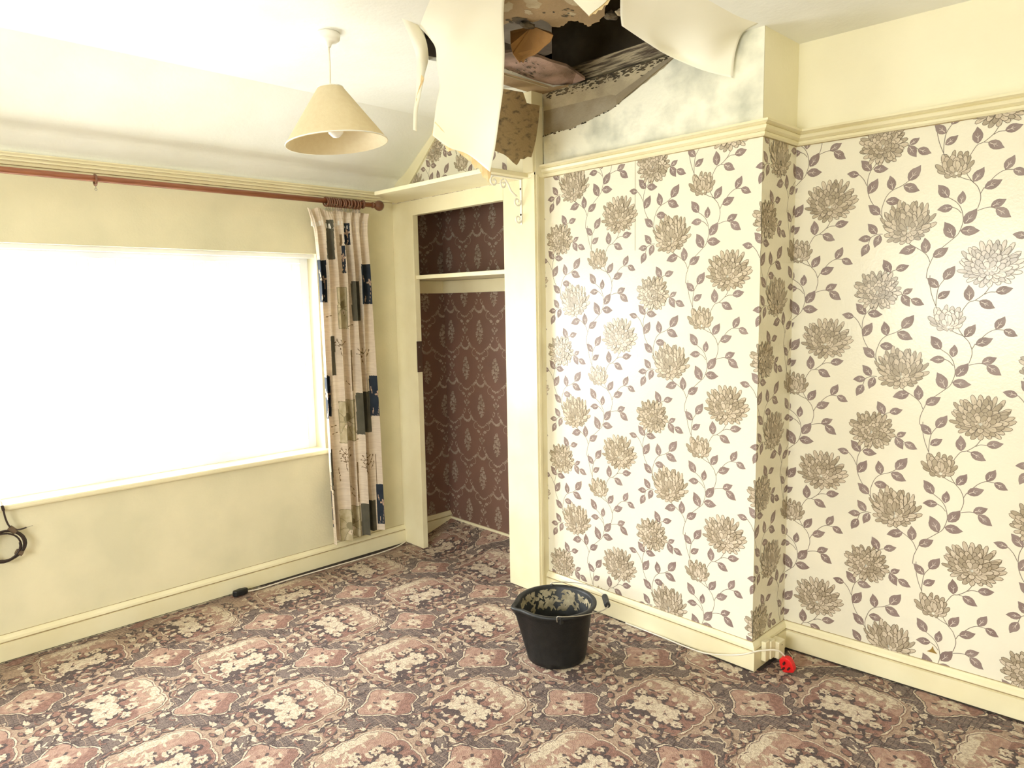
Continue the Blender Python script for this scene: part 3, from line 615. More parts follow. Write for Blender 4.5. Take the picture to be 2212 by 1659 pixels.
# ------------------------------------------------------------------ display shelf with scroll bracket
sh = thing('wall_shelf', 'long cream shelf above the open cupboard, its left end cut at an angle', 'shelf', (-.13, -.6, 2.032))
mb = MB(); mb.prism([(0, -.03, 2.032), (-.265, -.222, 2.032), (-.252, -1.115, 2.032), (0, -1.115, 2.032)], (0, 0, .020)); mb.build('board', M_gloss, sh, bevel=.002)
br = thing('scroll_bracket', 'white scrolled iron bracket under the right end of the shelf', 'bracket', (0, -1.07, 2.03))
YB = -1.068
mb = MB(); mb.box((-.004, YB - .006, 1.82), (-.001, YB + .006, 2.030)); mb.box((-.205, YB - .006, 2.027), (-.004, YB + .006, 2.0315))
br_arm = mb.build('angle_bar', M_white, br)
def curl(cx, cz, r0, a0, turns, y=YB, n=34, flip=1):
    return [(cx + r0 * (1 - .78 * i / n) * math.cos(a0 + flip * 2 * PI * turns * i / n), y, cz + r0 * (1 - .78 * i / n) * math.sin(a0 + flip * 2 * PI * turns * i / n)) for i in range(n + 1)]
for cx, cz, r0, a0, fl in ((-.175, 2.004, .024, PI * .55, 1), (-.115, 1.997, .022, PI * .5, 1), (-.028, 1.925, .024, PI * .1, -1), (-.022, 1.845, .022, 0, -1)):
    mb = MB(); mb.tube(curl(cx, cz, r0, a0, 1.15, flip=fl), .0042, seg=6); mb.build('scroll', M_white, br, smooth=True)
mb = MB(); mb.tube(smooth_line([(-.105, YB, 2.02), (-.085, YB, 2.0), (-.07, YB, 1.975), (-.05, YB, 1.96), (-.03, YB, 1.948)], 5), .0045, seg=6); mb.build('diagonal_stay', M_white, br, smooth=True)
for z in (1.985, 1.865): mb = MB(); mb.lathe([(0, .003), (.004, .003), (.005, 0)], (-.004, YB, z), ax=(-1, 0, 0), n=10); mb.build('screw', M_bcab, br)

# ------------------------------------------------------------------ peeled wall above the rail, lining paper and folds
mb = MB()
mb.poly([(XB - .0006, -y, z) for y, z in ((1.163, 2.18), (1.163, CE), (1.90, CE), (1.86, 2.385), (1.56, 2.22), (1.3, 2.2))], 0)
struct(mb, 'trim_bare_plaster_upper', M_bare)
def ragged(pts, amp, k, rnd):
    out = []
    for i in range(len(pts) - 1):
        a, b = pts[i], pts[i + 1]; L = math.hypot(b[0] - a[0], b[1] - a[1]); nx, ny = -(b[1] - a[1]) / L, (b[0] - a[0]) / L
        for j in range(k):
            t = j / k; s_ = rnd.uniform(-amp, amp) if j else 0; out.append((a[0] + (b[0] - a[0]) * t + nx * s_, a[1] + (b[1] - a[1]) * t + ny * s_))
    out.append(pts[-1]); return out
rr_ = random.Random(9)
low = ragged([(1.165, 2.222), (1.25, 2.226), (1.33, 2.222), (1.42, 2.236), (1.50, 2.250), (1.57, 2.262), (1.62, 2.285)], .003, 6, rr_)
mb = MB(); mb.poly([(XB - .0012, -y, z) for y, z in low + [(1.588, 2.312), (1.56, 2.322), (1.166, 2.333)]], 0); struct(mb, 'trim_bare_plaster_lower', M_bare2)
edge = low + ragged([(1.62, 2.285), (1.70, 2.315), (1.79, 2.35), (1.86, 2.385), (1.91, CE)], .003, 4, rr_)[1:]
mb = MB(); mb.prism([(XB - .0016, -y, z) for y, z in edge + [(2.2495, CE), (2.2495, RL), (1.165, RL)]], (-.0018, 0, 0))
M_line = mat('mouldy_lining_paper', (.90, .88, .72), .7, (.50, .51, .41), 7, .15, 60, lo=.44, hi=.76, detail=6)
lp = mb.build('lining_paper', M_line, origin=(XB, -1.7, RL), label='mould speckled pale lining paper left on the wall above the picture rail', category='wallpaper')
mb = MB(); mb.prism([(XB - .004, -1.588, 2.312), (XB - .012, -1.60, 2.270), (XB - .010, -1.65, 2.296), (XB - .014, -1.78, 2.352), (XB - .004, -1.90, 2.405), (XB - .004, -1.82, 2.392)], (-.0015, 0, 0))
mb.build('folded_paper_flap', M_bare2, origin=(XB, -1.7, 2.3), label='grey folded flap of wallpaper hanging from the torn edge above the picture rail', category='wallpaper')
# mould marks along the ceiling line of the bare wall and on the ledge
mb = MB()
for k in range(240):
    y = rr_.uniform(1.19, 1.85); z = CE - abs(rr_.gauss(0, .016)) - .001; s_ = rr_.uniform(.0015, .0075)
    pl = clip(blob(y, z, s_ * 1.6, s_ * .6, 9, .4, rnd=rr_), [(0, 1, CE)])
    if pl: mb.poly([(XB - .0008 - k * 2e-6, -u, v) for u, v in pl], 0)
for k in range(26):
    t = rr_.random(); i = int(t * (len(low) - 1)); y, z = low[i]; s_ = rr_.uniform(.002, .006)
    mb.poly([(XB - .0036 - k * 2e-6, -u, v) for u, v in blob(y, z - .002, s_ * 2, s_ * .7, 8, .4, rnd=rr_)], 0)
struct(mb, 'trim_mould_marks', M_mould)

# ------------------------------------------------------------------ broken ceiling: boards, joist, slab, rubble
def ragpoly(pts, amp, k, seed):
    r = random.Random(seed); return ragged(pts + [pts[0]], amp, k, r)[:-1]
BA = [(-0.62, -1.50), (-0.607, -1.643), (-0.597, -1.695), (-0.545, -1.685), (-0.544, -1.725), (-0.474, -1.708), (-0.445, -1.715), (-0.439, -1.738), (-0.46, -1.777), (-0.436, -1.803), (-0.393, -1.795), (-0.367, -1.792), (-0.375, -1.823), (-0.372, -1.848), (-0.401, -1.894), (-0.451, -1.935), (-0.496, -2.004), (-0.553, -2.087), (-0.60, -2.30), (-1.05, -2.1), (-1.05, -1.7), (-.86, -1.42)]
mb = MB(); plate(mb, ragpoly(BA, .006, 3, 1), None, CE + .02, CE + .034)
bd = mb.build('ceiling_board', [M_tan], origin=(-.75, -1.85, CE + .02), label='peeled tan ceiling board with a ragged broken edge beside the hole', category='ceiling board')
mb = MB()
for k, (x, y, sx_, sy_, ro) in enumerate(((-.66, -1.80, .045, .025, .5), (-.58, -1.90, .05, .022, .2), (-.70, -1.72, .04, .018, .9), (-.50, -1.83, .02, .012, 0), (-.62, -1.74, .022, .012, .4))):
    mb.poly([(u, v, CE + .0195 - k * 1e-4) for u, v in blob(x, y, sx_, sy_, 14, .25, ro, rr_)], 0)
mb.build('scuff_patch', M_tanl, bd)
mb = MB()
for k in range(30):
    x, y = rr_.gauss(-.60, .015), rr_.gauss(-1.665, .012); s_ = rr_.uniform(.003, .012)
    mb.poly([(u, v, CE + .0188 - k * 1e-5) for u, v in blob(x, y, s_ * 1.5, s_, 8, .4, rnd=rr_)], 0)
for k in range(14):
    x, y = rr_.gauss(-.53, .03), rr_.gauss(-1.82, .02); s_ = rr_.uniform(.002, .006)
    mb.poly([(u, v, CE + .0185 - k * 1e-5) for u, v in blob(x, y, s_ * 1.5, s_, 8, .4, rnd=rr_)], 0)
mb.build('mould_patch', M_mould, bd, kind='stuff')
# surface from rows of control points
def loft(rows, ku=5, kv=5, jitter=0, rnd=R):
    g = [smooth_line(r_, ku) for r_ in rows]; cols = list(zip(*g)); cols = [smooth_line(list(c_), kv) for c_ in cols]
    nu = len(cols); nv = len(cols[0]); vs = [cols[i][j] for j in range(nv) for i in range(nu)]
    return vs, [(j * nu + i, j * nu + i + 1, (j + 1) * nu + i + 1, (j + 1) * nu + i) for j in range(nv - 1) for i in range(nu - 1)], nu, nv
SHEET = [[(-0.848, -1.432, 2.41), (-0.985, -1.706, 2.41), (-0.985, -1.87, 2.41), (-0.912, -1.935, 2.41)], [(-0.796, -1.424, 2.385), (-0.896, -1.633, 2.399), (-0.904, -1.793, 2.405), (-0.836, -1.852, 2.405)], [(-0.773, -1.422, 2.359), (-0.808, -1.555, 2.37), (-0.792, -1.68, 2.384), (-0.748, -1.751, 2.374)], [(-0.762, -1.413, 2.308), (-0.754, -1.504, 2.319), (-0.728, -1.613, 2.313), (-0.683, -1.685, 2.304)], [(-0.755, -1.418, 2.236), (-0.739, -1.49, 2.231), (-0.698, -1.575, 2.204), (-0.662, -1.653, 2.194)], [(-0.769, -1.414, 2.175), (-0.739, -1.474, 2.155), (-0.694, -1.552, 2.115), (-0.673, -1.643, 2.1)], [(-0.788, -1.421, 2.106), (-0.753, -1.474, 2.072), (-0.703, -1.542, 2.035), (-0.692, -1.641, 2.004)], [(-0.804, -1.428, 2.054), (-0.771, -1.48, 2.007), (-0.724, -1.531, 1.98), (-0.722, -1.642, 1.903)]]
FRINGE = [[(-0.79, -1.411, 2.07), (-0.791, -1.411, 2.058), (-0.779, -1.425, 2.046), (-0.766, -1.441, 2.024), (-0.755, -1.455, 1.999), (-0.734, -1.474, 2.007), (-0.715, -1.497, 1.98), (-0.7, -1.515, 1.959), (-0.692, -1.526, 1.939), (-0.681, -1.538, 1.932), (-0.674, -1.548, 1.908), (-0.661, -1.564, 1.886), (-0.652, -1.568, 1.911), (-0.645, -1.567, 1.958)], [(-0.788, -1.425, 2.084), (-0.777, -1.437, 2.067), (-0.769, -1.448, 2.05), (-0.762, -1.457, 2.037), (-0.751, -1.469, 2.025), (-0.739, -1.481, 2.021), (-0.723, -1.5, 2.004), (-0.709, -1.514, 1.994), (-0.698, -1.527, 1.982), (-0.688, -1.54, 1.965), (-0.679, -1.55, 1.953), (-0.668, -1.562, 1.943), (-0.661, -1.569, 1.939), (-0.656, -1.57, 1.964)]]
STRIP = [[(-0.942, -1.457, 2.41), (-0.863, -1.446, 2.41)], [(-0.856, -1.392, 2.371), (-0.806, -1.412, 2.377)], [(-0.800, -1.342, 2.341), (-0.758, -1.358, 2.342)], [(-0.788, -1.325, 2.284), (-0.768, -1.345, 2.285)], [(-0.791, -1.320, 2.219), (-0.783, -1.338, 2.213)], [(-0.801, -1.316, 2.16), (-0.788, -1.326, 2.165)], [(-0.808, -1.319, 2.092), (-0.797, -1.327, 2.085)]]
STRIPB = [[(-0.775, -1.337, 2.287), (-0.768, -1.344, 2.275), (-0.768, -1.335, 2.253), (-0.779, -1.325, 2.222), (-0.790, -1.32, 2.193), (-0.788, -1.318, 2.205), (-0.782, -1.324, 2.236), (-0.779, -1.336, 2.258)]]
BROWN = [[(-0.17, -1.061, 2.445), (-0.139, -1.107, 2.424), (-0.092, -1.183, 2.386), (-0.106, -1.219, 2.329), (-0.07, -1.264, 2.316), (-0.115, -1.297, 2.229), (-0.16, -1.325, 2.149), (-0.185, -1.337, 2.109), (-0.217, -1.351, 2.061), (-0.226, -1.338, 2.065), (-0.244, -1.333, 2.053), (-0.254, -1.322, 2.055), (-0.266, -1.325, 2.04), (-0.28, -1.325, 2.025), (-0.285, -1.306, 2.04), (-0.288, -1.283, 2.062), (-0.294, -1.265, 2.076), (-0.315, -1.226, 2.097), (-0.326, -1.201, 2.113)]]
DROOP = [[(-0.703, -2.197, 2.41), (-0.516, -2.206, 2.41), (-0.301, -2.219, 2.41), (-0.099, -2.223, 2.41), (0.022, -2.237, 2.41)], [(-0.577, -2.097, 2.4), (-0.385, -2.082, 2.4), (-0.201, -2.087, 2.4), (-0.052, -2.126, 2.378), (0.039, -2.174, 2.4)], [(-0.47, -2.014, 2.39), (-0.274, -1.975, 2.39), (-0.062, -1.95, 2.39), (0.0, -2.059, 2.327), (0.036, -2.148, 2.337)], [(-0.383, -1.953, 2.385), (-0.182, -1.914, 2.386), (-0.044, -1.928, 2.36), (0.008, -2.036, 2.298), (0.037, -2.141, 2.253)]]
TRI = [[(-0.798, -2.037, 2.41), (-0.714, -2.024, 2.358), (-0.685, -2.06, 2.31), (-0.672, -2.07, 2.324), (-0.663, -2.077, 2.332), (-0.652, -2.086, 2.343), (-0.642, -2.093, 2.354), (-0.621, -2.112, 2.41)]]
TRIF = [[(-0.682, -2.053, 2.318), (-0.68, -2.056, 2.31), (-0.671, -2.063, 2.318), (-0.664, -2.07, 2.318), (-0.658, -2.074, 2.329), (-0.65, -2.082, 2.33), (-0.644, -2.086, 2.343), (-0.636, -2.092, 2.345), (-0.629, -2.097, 2.359), (-0.625, -2.098, 2.38), (-0.647, -2.079, 2.366)]]
ORANGE = [[(-0.554, -1.582, 2.428), (-0.527, -1.668, 2.428), (-0.436, -1.673, 2.428), (-0.491, -1.735, 2.387), (-0.487, -1.718, 2.371), (-0.495, -1.697, 2.36), (-0.5, -1.674, 2.346), (-0.507, -1.658, 2.337), (-0.519, -1.639, 2.333), (-0.525, -1.626, 2.326), (-0.523, -1.615, 2.316), (-0.534, -1.614, 2.323), (-0.532, -1.607, 2.316), (-0.547, -1.605, 2.327), (-0.565, -1.605, 2.341), (-0.586, -1.615, 2.367)]]
SLAB = [[(-0.404, -1.339, 2.44), (-0.369, -1.411, 2.44), (-0.297, -1.417, 2.44), (-0.246, -1.432, 2.44), (-0.169, -1.425, 2.44), (-0.074, -1.43, 2.44), (0.021, -1.4, 2.44), (0.064, -1.414, 2.418), (0.074, -1.326, 2.418), (0.046, -1.239, 2.418), (-0.144, -1.236, 2.418), (-0.312, -1.239, 2.418)]]
LEDGE = [[(-0.398, -1.248, 2.41), (-0.289, -1.271, 2.41), (-0.124, -1.273, 2.41), (0.014, -1.268, 2.41), (0.039, -1.343, 2.41), (0.073, -1.3, 2.41), (0.07, -1.137, 2.41), (-0.318, -1.157, 2.41)]]
BROWN[0] = [(x, y, min(z, CE - .001)) for x, y, z in BROWN[0]]
mb = MB(); mb.box((.085, -2.22, CE + .02), (.135, -1.27, 2.50)); mb.build('ceiling_joist', M_timber, origin=(.11, -1.7, CE + .02), label='weathered timber joist seen in the dark hole in the ceiling', category='joist')
mb = MB(); mb.box((-.45, -2.22, 2.62), (-.40, -.6, 2.72)); mb.box((.30, -2.4, 2.42), (.34, -1.0, 2.95)); struct(mb, 'trim_void_boards', M_dark)
mb = MB(); mb.prism(ragged(SLAB[0][0:7], .003, 3, rr_) + SLAB[0][7:] if False else SLAB[0], (0, 0, .011)); o = mb.build('broken_plasterboard', M_pink, origin=SLAB[0][3], label='pinkish mouldy slab of broken plasterboard at the far edge of the ceiling hole', category='plasterboard')
mb = MB()
for k in range(60):
    x, y = rr_.uniform(-.30, .0), rr_.uniform(-1.40, -1.27); s_ = rr_.uniform(.002, .009)
    zz = 2.418 + (-1.25 - y) / .17 * .022 - .0008
    mb.poly([(u, v, 2.418 + max(0, (-1.25 - v)) / .17 * .022 - .001 - k * 1e-5) for u, v in blob(x, y, s_ * 2, s_ * .45, 8, .4, .2, rr_)], 0)
mb.build('mould_patch', M_mould, o, kind='stuff')
mb = MB(); mb.prism(ORANGE[0], (0.004, .004, 0)); mb.build('hanging_board_flap', M_orange, origin=ORANGE[0][1], label='orange brown damp flap hanging from the broken ceiling board', category='ceiling board')
mb = MB(); mb.poly([(x, y, CE - .0006) for x, y, z in LEDGE[0]], 0); struct(mb, 'trim_ceiling_ledge', M_tan)
mb = MB(); mb.tube([(-.30, -1.255, CE - .001), (0.0, -1.25, CE - .001)], .004, seg=6); struct(mb, 'trim_ledge_bead', M_tanl)
def chunk(name, c, s_, m_, seed, label):
    import bmesh
    bm = bmesh.new(); bmesh.ops.create_icosphere(bm, subdivisions=3, radius=1); rk = random.Random(seed)
    for v in bm.verts:
        k = 1 + .35 * noise.noise(v.co * 1.7 + Vector((seed, 0, 0))) + .2 * noise.noise(v.co * 4); v.co = Vector((v.co.x * s_[0], v.co.y * s_[1], v.co.z * s_[2])) * k
    me = bpy.data.meshes.new(name); bm.to_mesh(me); bm.free(); me.materials.append(m_)
    o = bpy.data.objects.new(name, me); C.objects.link(o); o.location = c; o['label'] = label; o['category'] = 'rubble'; o['group'] = 'rubble on the broken edge'
    return o
chunk('plaster_lump', (-.372, -1.895, CE + .028), (.035, .022, .012), M_mould, 3, 'dark crumbling lump of plaster on the right broken edge of the ceiling hole')
chunk('plaster_lump', (-.36, -1.935, CE + .030), (.022, .020, .010), M_tanl, 8, 'pale crumbling lump of plaster tucked beside the drooping ceiling sheet')
chunk('plaster_lump', (-.556, -1.672, CE + .012), (.032, .018, .011), M_mould, 5, 'black mouldy lump under the ceiling board above the orange flap')
# hanging ceiling paper
def sheet(name, rows, label, mats=(M_sheet,), ku=6, kv=6, th=.0012, origin=None, warp=0.0):
    r0_, r1_ = rows[0], rows[1]
    ext = [tuple(Vector((a[0], a[1], CE + .003)) + (Vector((a[0] - b[0], a[1] - b[1], 0)).normalized() * .04)) for a, b in zip(r0_, r1_)]
    rows = [ext, [(x, y, CE - .0002) for x, y, z in r0_]] + list(rows[1:])
    vs, fs, nu, nv = loft(rows, ku, kv)
    if warp:
        vs = [tuple(Vector(p) + Vector((.7, .7, 0)) * warp * min(1, max(0, (CE - p[2]) / .1)) * noise.noise(Vector(p) * 9)) for p in vs]
    mb = MB(); mb.add(vs, fs, 0)
    o = mb.build(name, list(mats), smooth=True, origin=origin or rows[0][1], solid=th, label=label, category='ceiling paper'); return o
sheet1 = sheet('hanging_ceiling_paper', SHEET, 'long wide cream sheet of ceiling paper hanging down in front of the cupboard top', warp=.012)
pts = FRINGE[0] + FRINGE[1][::-1]
mb = MB(); n_ = len(FRINGE[0])
FR2 = []
for i in range(n_ - 1):
    for t in (0, .33, .66):
        a = Vector(FRINGE[0][i]).lerp(Vector(FRINGE[0][i + 1]), t); b = Vector(FRINGE[1][i]).lerp(Vector(FRINGE[1][i + 1]), t); j = rr_.uniform(-.004, .004); FR2.append((a + Vector((0, 0, j)), b + Vector((0, 0, .02))))
vs = [tuple(p) for ab in FR2 for p in ab]
mb.add(vs, [(2 * i, 2 * i + 2, 2 * i + 3, 2 * i + 1) for i in range(len(FR2) - 1)], 0)
fo = mb.build('torn_fringe', M_fringe, sheet1, solid=.001); fo['label'] = 'ragged orange torn bottom edge'
strip = sheet('hanging_paper_strip', STRIP, 'narrow white curling strip of ceiling paper hanging left of the wide sheet')
mb = MB()
for pl in STRIPB: mb.prism([(x - .004, y - .004, z) for x, y, z in pl], (.001, .001, 0))
mb.build('curled_back', M_fringe, strip)
mb = MB(); mb.prism(BROWN[0], (.0012, .0012, 0)); mb.build('brown_paper_flap', M_backp, origin=BROWN[0][3], label='brown mould spotted back of a torn paper flap hanging beside the alcove post', category='ceiling paper')
sheet('drooping_ceiling_paper', DROOP, 'broad cream sheet of ceiling paper sagging over the chimney breast', warp=.006)
mb = MB(); mb.prism(TRI[0], (.001, .001, 0)); t3 = mb.build('torn_paper_point', M_sheet, origin=TRI[0][2], label='bright triangular point of torn ceiling paper at the top of the picture', category='ceiling paper')
mb = MB(); mb.prism([(x, y, z) for x, y, z in TRIF[0]], (.001, .001, 0)); fo = mb.build('torn_fringe', M_fringe, t3); fo['label'] = 'ragged pale orange torn edge'

# ------------------------------------------------------------------ pendant lamp
LX, LY = -1.062, -1.179
lamp = thing('pendant_lamp', 'ceiling pendant lamp with a cream conical card shade', 'lamp', (LX, LY, 2.0))
mb = MB(); mb.lathe([(0, 0), (.040, 0), (.042, -.006), (.040, -.022), (.030, -.030), (.012, -.034), (.008, -.048), (0, -.048)], (LX, LY, CE), n=40); mb.build('ceiling_rose', M_white, lamp, smooth=True)
mb = MB(); mb.tube([(LX, LY, CE - .04), (LX + .001, LY, 2.30), (LX - .002, LY, 2.21)], .0035); mb.build('flex', M_cable, lamp, smooth=True)
tilt = Vector((-.07, .05, 1)).normalized()
sc_ = Vector((LX - .002, LY, 2.222))
mb = MB(); zb = -.190
mb.lathe([(.043, -.004), (.046, 0), (.0475, -.003), (.1805, zb), (.181, zb - .003), (.179, zb - .003), (.0455, -.006), (.043, -.004)], sc_, ax=tilt, n=72); mb.build('lamp_shade', M_shade, lamp, smooth=True)
mb = MB(); mb.torus(sc_, tilt, .0455, .0022, n=40); mb.torus(sc_ + tilt * zb, tilt, .180, .0024, n=72)
for k in range(3):
    a = k * 2.094; u = tilt.orthogonal().normalized(); q = tilt.cross(u); mb.tube([sc_ - tilt * .02 + (u * math.cos(a) + q * math.sin(a)) * .014, sc_ + (u * math.cos(a) + q * math.sin(a)) * .045], .0015, seg=6)
mb.build('shade_ring', M_white, lamp, smooth=True)
mb = MB(); mb.lathe([(0, 0), (.012, 0), (.016, -.015), (.018, -.068), (.016, -.075), (0, -.075)], sc_ + tilt * .012, ax=tilt, n=24); mb.build('bulb_holder', M_white, lamp, smooth=True)
M_bulb = mat('bulb_glass_frosted', (.9, .9, .88), .15)
mb = MB(); mb.lathe([(.012, 0), (.016, -.02), (.028, -.05), (.031, -.072), (.026, -.095), (.012, -.108), (0, -.11)], sc_ - tilt * .062, ax=tilt, n=28); mb.build('bulb', M_bulb, lamp, smooth=True)

# ------------------------------------------------------------------ curtain pole, rings, curtain
PY, PZ = -.10, 2.0
pole = thing('curtain_pole', 'long red brown wooden curtain pole above the window', 'curtain pole', (-1.6, 0, PZ))
mb = MB(); mb.tube([(-3.2, PY, PZ), (-.165, PY, PZ)], .0135, seg=20); mb.build('rod', M_wood, pole, smooth=True)
mb = MB(); mb.lathe([(.0135, 0), (.017, .004), (.017, .010), (.012, .014), (.012, .018), (.020, .026), (.027, .038), (.029, .05), (.026, .062), (.018, .071), (.008, .075), (0, .076)], (-.205, PY, PZ), ax=(1, 0, 0), n=32); mb.build('finial', M_dwood, pole, smooth=True)
for x in (-.262, -2.9):
    mb = MB(); mb.lathe([(0, 0), (.026, 0), (.026, .008), (.014, .014), (.012, .07), (.014, .078), (0, .078)], (x, -.034, PZ), ax=(0, -1, 0), n=24); mb.torus((x, PY, PZ), (1, 0, 0), .018, .007); mb.build('bracket', M_dwood, pole, smooth=True)
def ring(x, label, tx=0.0, group=None):
    t = thing('curtain_ring', label, 'curtain ring', (x, PY, PZ - .012), group)
    ax = Vector((1, tx, tx * .5)); mb = MB(); mb.torus((x, PY, PZ - .006), ax, .0215, .0045, n=28); mb.build('hoop', M_dwood, t, smooth=True)
    mb = MB(); mb.tube([(x, PY, PZ - .031), (x, PY, PZ - .040)], .0014, seg=6); mb.torus((x, PY, PZ - .044), (0, 1, 0), .0045, .0013, n=14, seg=6); mb.build('eyelet', M_metal, t, smooth=True)
    return t
r0 = ring(-1.565, 'single wooden curtain ring left alone on the pole above the window')
xs = [-.487, -.474, -.461, -.448, -.433, -.420, -.407, -.394, -.378, -.364, -.345, -.322, -.305, -.288]
r1 = ring(xs[0], 'dark wooden curtain ring in the tight bunch at the right end of the pole', .15, 'curtain rings bunched at the right end of the pole')
for k, x in enumerate(xs[1:]):
    c_ = r1.copy(); C.objects.link(c_); c_.location = (x, PY, PZ - .012)
    for ch in r1.children: d = ch.copy(); C.objects.link(d); d.parent = c_
    c_.rotation_euler = (0, R.uniform(-.1, .1), R.uniform(-.15, .2))
# curtain cloth
M_cc = mat('curtain_cream_linen', (.80, .69, .55), .85, (.70, .59, .46), 14, .2, 300, stretch=(.5, 1, 9), trans=.10, lo=.4, hi=.62)
M_cn = mat('curtain_navy_patch', (.012, .02, .035), .8, (.02, .03, .045), 20, .1, 300)
M_co = mat('curtain_olive_grey_patch', (.085, .080, .055), .85, (.11, .10, .07), 20, .1, 300)
M_cpk = mat('curtain_pink_beige_print', (.52, .36, .25), .8)
M_cst = mat('curtain_pictorial_straw', (.42, .35, .20), .85, (.60, .53, .36), 26, .1, 200)
M_cgn = mat('curtain_sage_line_print', (.27, .235, .135), .85)
M_cbr = mat('curtain_brown_patch', (.21, .14, .07), .85)
NX, NZ = 190, 900
u = np.linspace(0, 1, NX + 1); v = np.linspace(0, 1, NZ + 1); U, V = np.meshgrid(u, v)
ztop = 1.962 - .012 * np.sin(U * 2 * PI * 3.2 + .4) - .01 * np.exp(-((U - .25) / .1) ** 2); zbot = .140 + .02 * np.abs(U - .35)
Z = ztop + (zbot - ztop) * V
xl = np.interp(Z, [.15, .6, 1.1, 1.60, 1.84, 1.90, 1.96], [-.540, -.550, -.548, -.545, -.553, -.566, -.592]); xr_ = np.interp(Z, [.15, .8, 1.6, 1.85, 1.97], [-.198, -.203, -.226, -.232, -.222])
hd = np.clip((1.90 - Z) / .25, 0, 1); gath = np.exp(-((Z - 1.885) / .03) ** 2)
folds = .5 + .5 * V
ph = U * 2 * PI * 6.3 + .5 * np.sin(U * 9) + .35 * np.sin(V * 3)
lo_ = np.clip((1.6 - Z) / .9, 0, 1); ph2 = U * 2 * PI * 3.4 + .9 + .5 * np.sin(U * 6)
Y = PY + .022 - (.014 + .020 * hd * (1 - .7 * lo_)) * np.sin(ph) - .032 * lo_ * np.sin(ph2) - .004 * (1 - hd) * np.sin(ph * 5)
Y = Y - .012 * np.exp(-((Z - 1.95) / .03) ** 2) * np.cos(U * 2 * PI * 7) + .0
X = xl + (xr_ - xl) * U + .006 * hd * np.cos(ph + .6)
Y = np.minimum(Y, -.045)
xf = X - (Y - PY) * .6; xc = (xf[:-1, :-1] + xf[1:, 1:]) / 2; zc = (Z[:-1, :-1] + Z[1:, 1:]) / 2
Mi = np.zeros(xc.shape, int)
def inrect(x0, z1, x1, z0, sh=0.0): return (xc - sh * (zc - (z0 + z1) / 2) > x0) & (xc - sh * (zc - (z0 + z1) / 2) < x1) & (zc > z0) & (zc < z1)
def spray(cx, cz, s_, m_, w_=.0022):     # small printed twig
    for ang, L in ((1.9, 1), (1.2, .8), (.5, .9), (2.7, .8), (4.6, 1.1)):
        d = np.abs((xc - cx) * math.sin(ang) - (zc - cz) * math.cos(ang) + .25 * ((xc - cx) ** 2 + (zc - cz) ** 2) / s_); t = (xc - cx) * math.cos(ang) + (zc - cz) * math.sin(ang)
        Mi[(d < w_ * (.5 + .9 * (np.abs(np.sin(t / s_ * 6)) > .75))) & (t > s_ * .15) & (t < s_ * L) & (Mi == 0)] = m_
for z in (1.20, .60, .56): 
    for x in (-.43, -.30): spray(x + .01 * math.sin(z * 40), z + .03 * math.sin(x * 70), .045, 6)
for r_ in [(-0.493, 1.905, -0.447, 1.697), (-0.357, 1.583, -0.303, 1.365), (-0.496, 1.287, -0.474, 1.073), (-0.358, 0.965, -0.261, 0.73), (-0.354, 0.331, -0.255, 0.10), (-0.530, 0.665, -0.520, 0.458)]: Mi[inrect(*r_)] = 2
for r_ in [(-0.378, 1.205, -0.370, 0.979), (-0.370, 0.574, -0.361, 0.346), (-0.415, 1.833, -0.400, 1.772), (-.246, .60, -.240, .2)]: Mi[inrect(*r_)] = 6
for (x0, z1, x1, z0) in [(-0.446, 1.55, -0.385, 1.325), (-0.469, 0.93, -0.366, 0.697), (-0.493, 0.322, -0.356, 0.10)]:
    q_ = inrect(x0, z1, x1, z0); Mi[q_] = 4; cx, cz = (x0 + x1) / 2, (z0 + z1) / 2; hw, hh = (x1 - x0) / 2, (z1 - z0) / 2
    bd_ = q_ & ((np.abs(xc - cx) > hw - .0035) | (np.abs(zc - cz) > hh - .0035)); Mi[bd_] = 5
    fl = q_ & ((((xc - cx) / (.30 * hw * 1.4)) ** 2 + ((zc - cz - hh * .15) / (.2 * hh)) ** 2) < 1); Mi[fl] = 5
    fl = q_ & ((((xc - cx - hw * .1) / (.36 * hw)) ** 2 + ((zc - cz + hh * .2) / (.12 * hh)) ** 2) < 1); Mi[fl] = 0
    for k in range(7):
        a_ = k * .9 + .3; d = np.abs((xc - cx) * math.sin(a_) - (zc - cz) * math.cos(a_) + 3 * ((xc - cx) ** 2 + (zc - cz) ** 2)); t = (xc - cx) * math.cos(a_) + (zc - cz) * math.sin(a_)
        Mi[q_ & (d < .0018) & (t > .01) & (t < hw * 1.5)] = 5
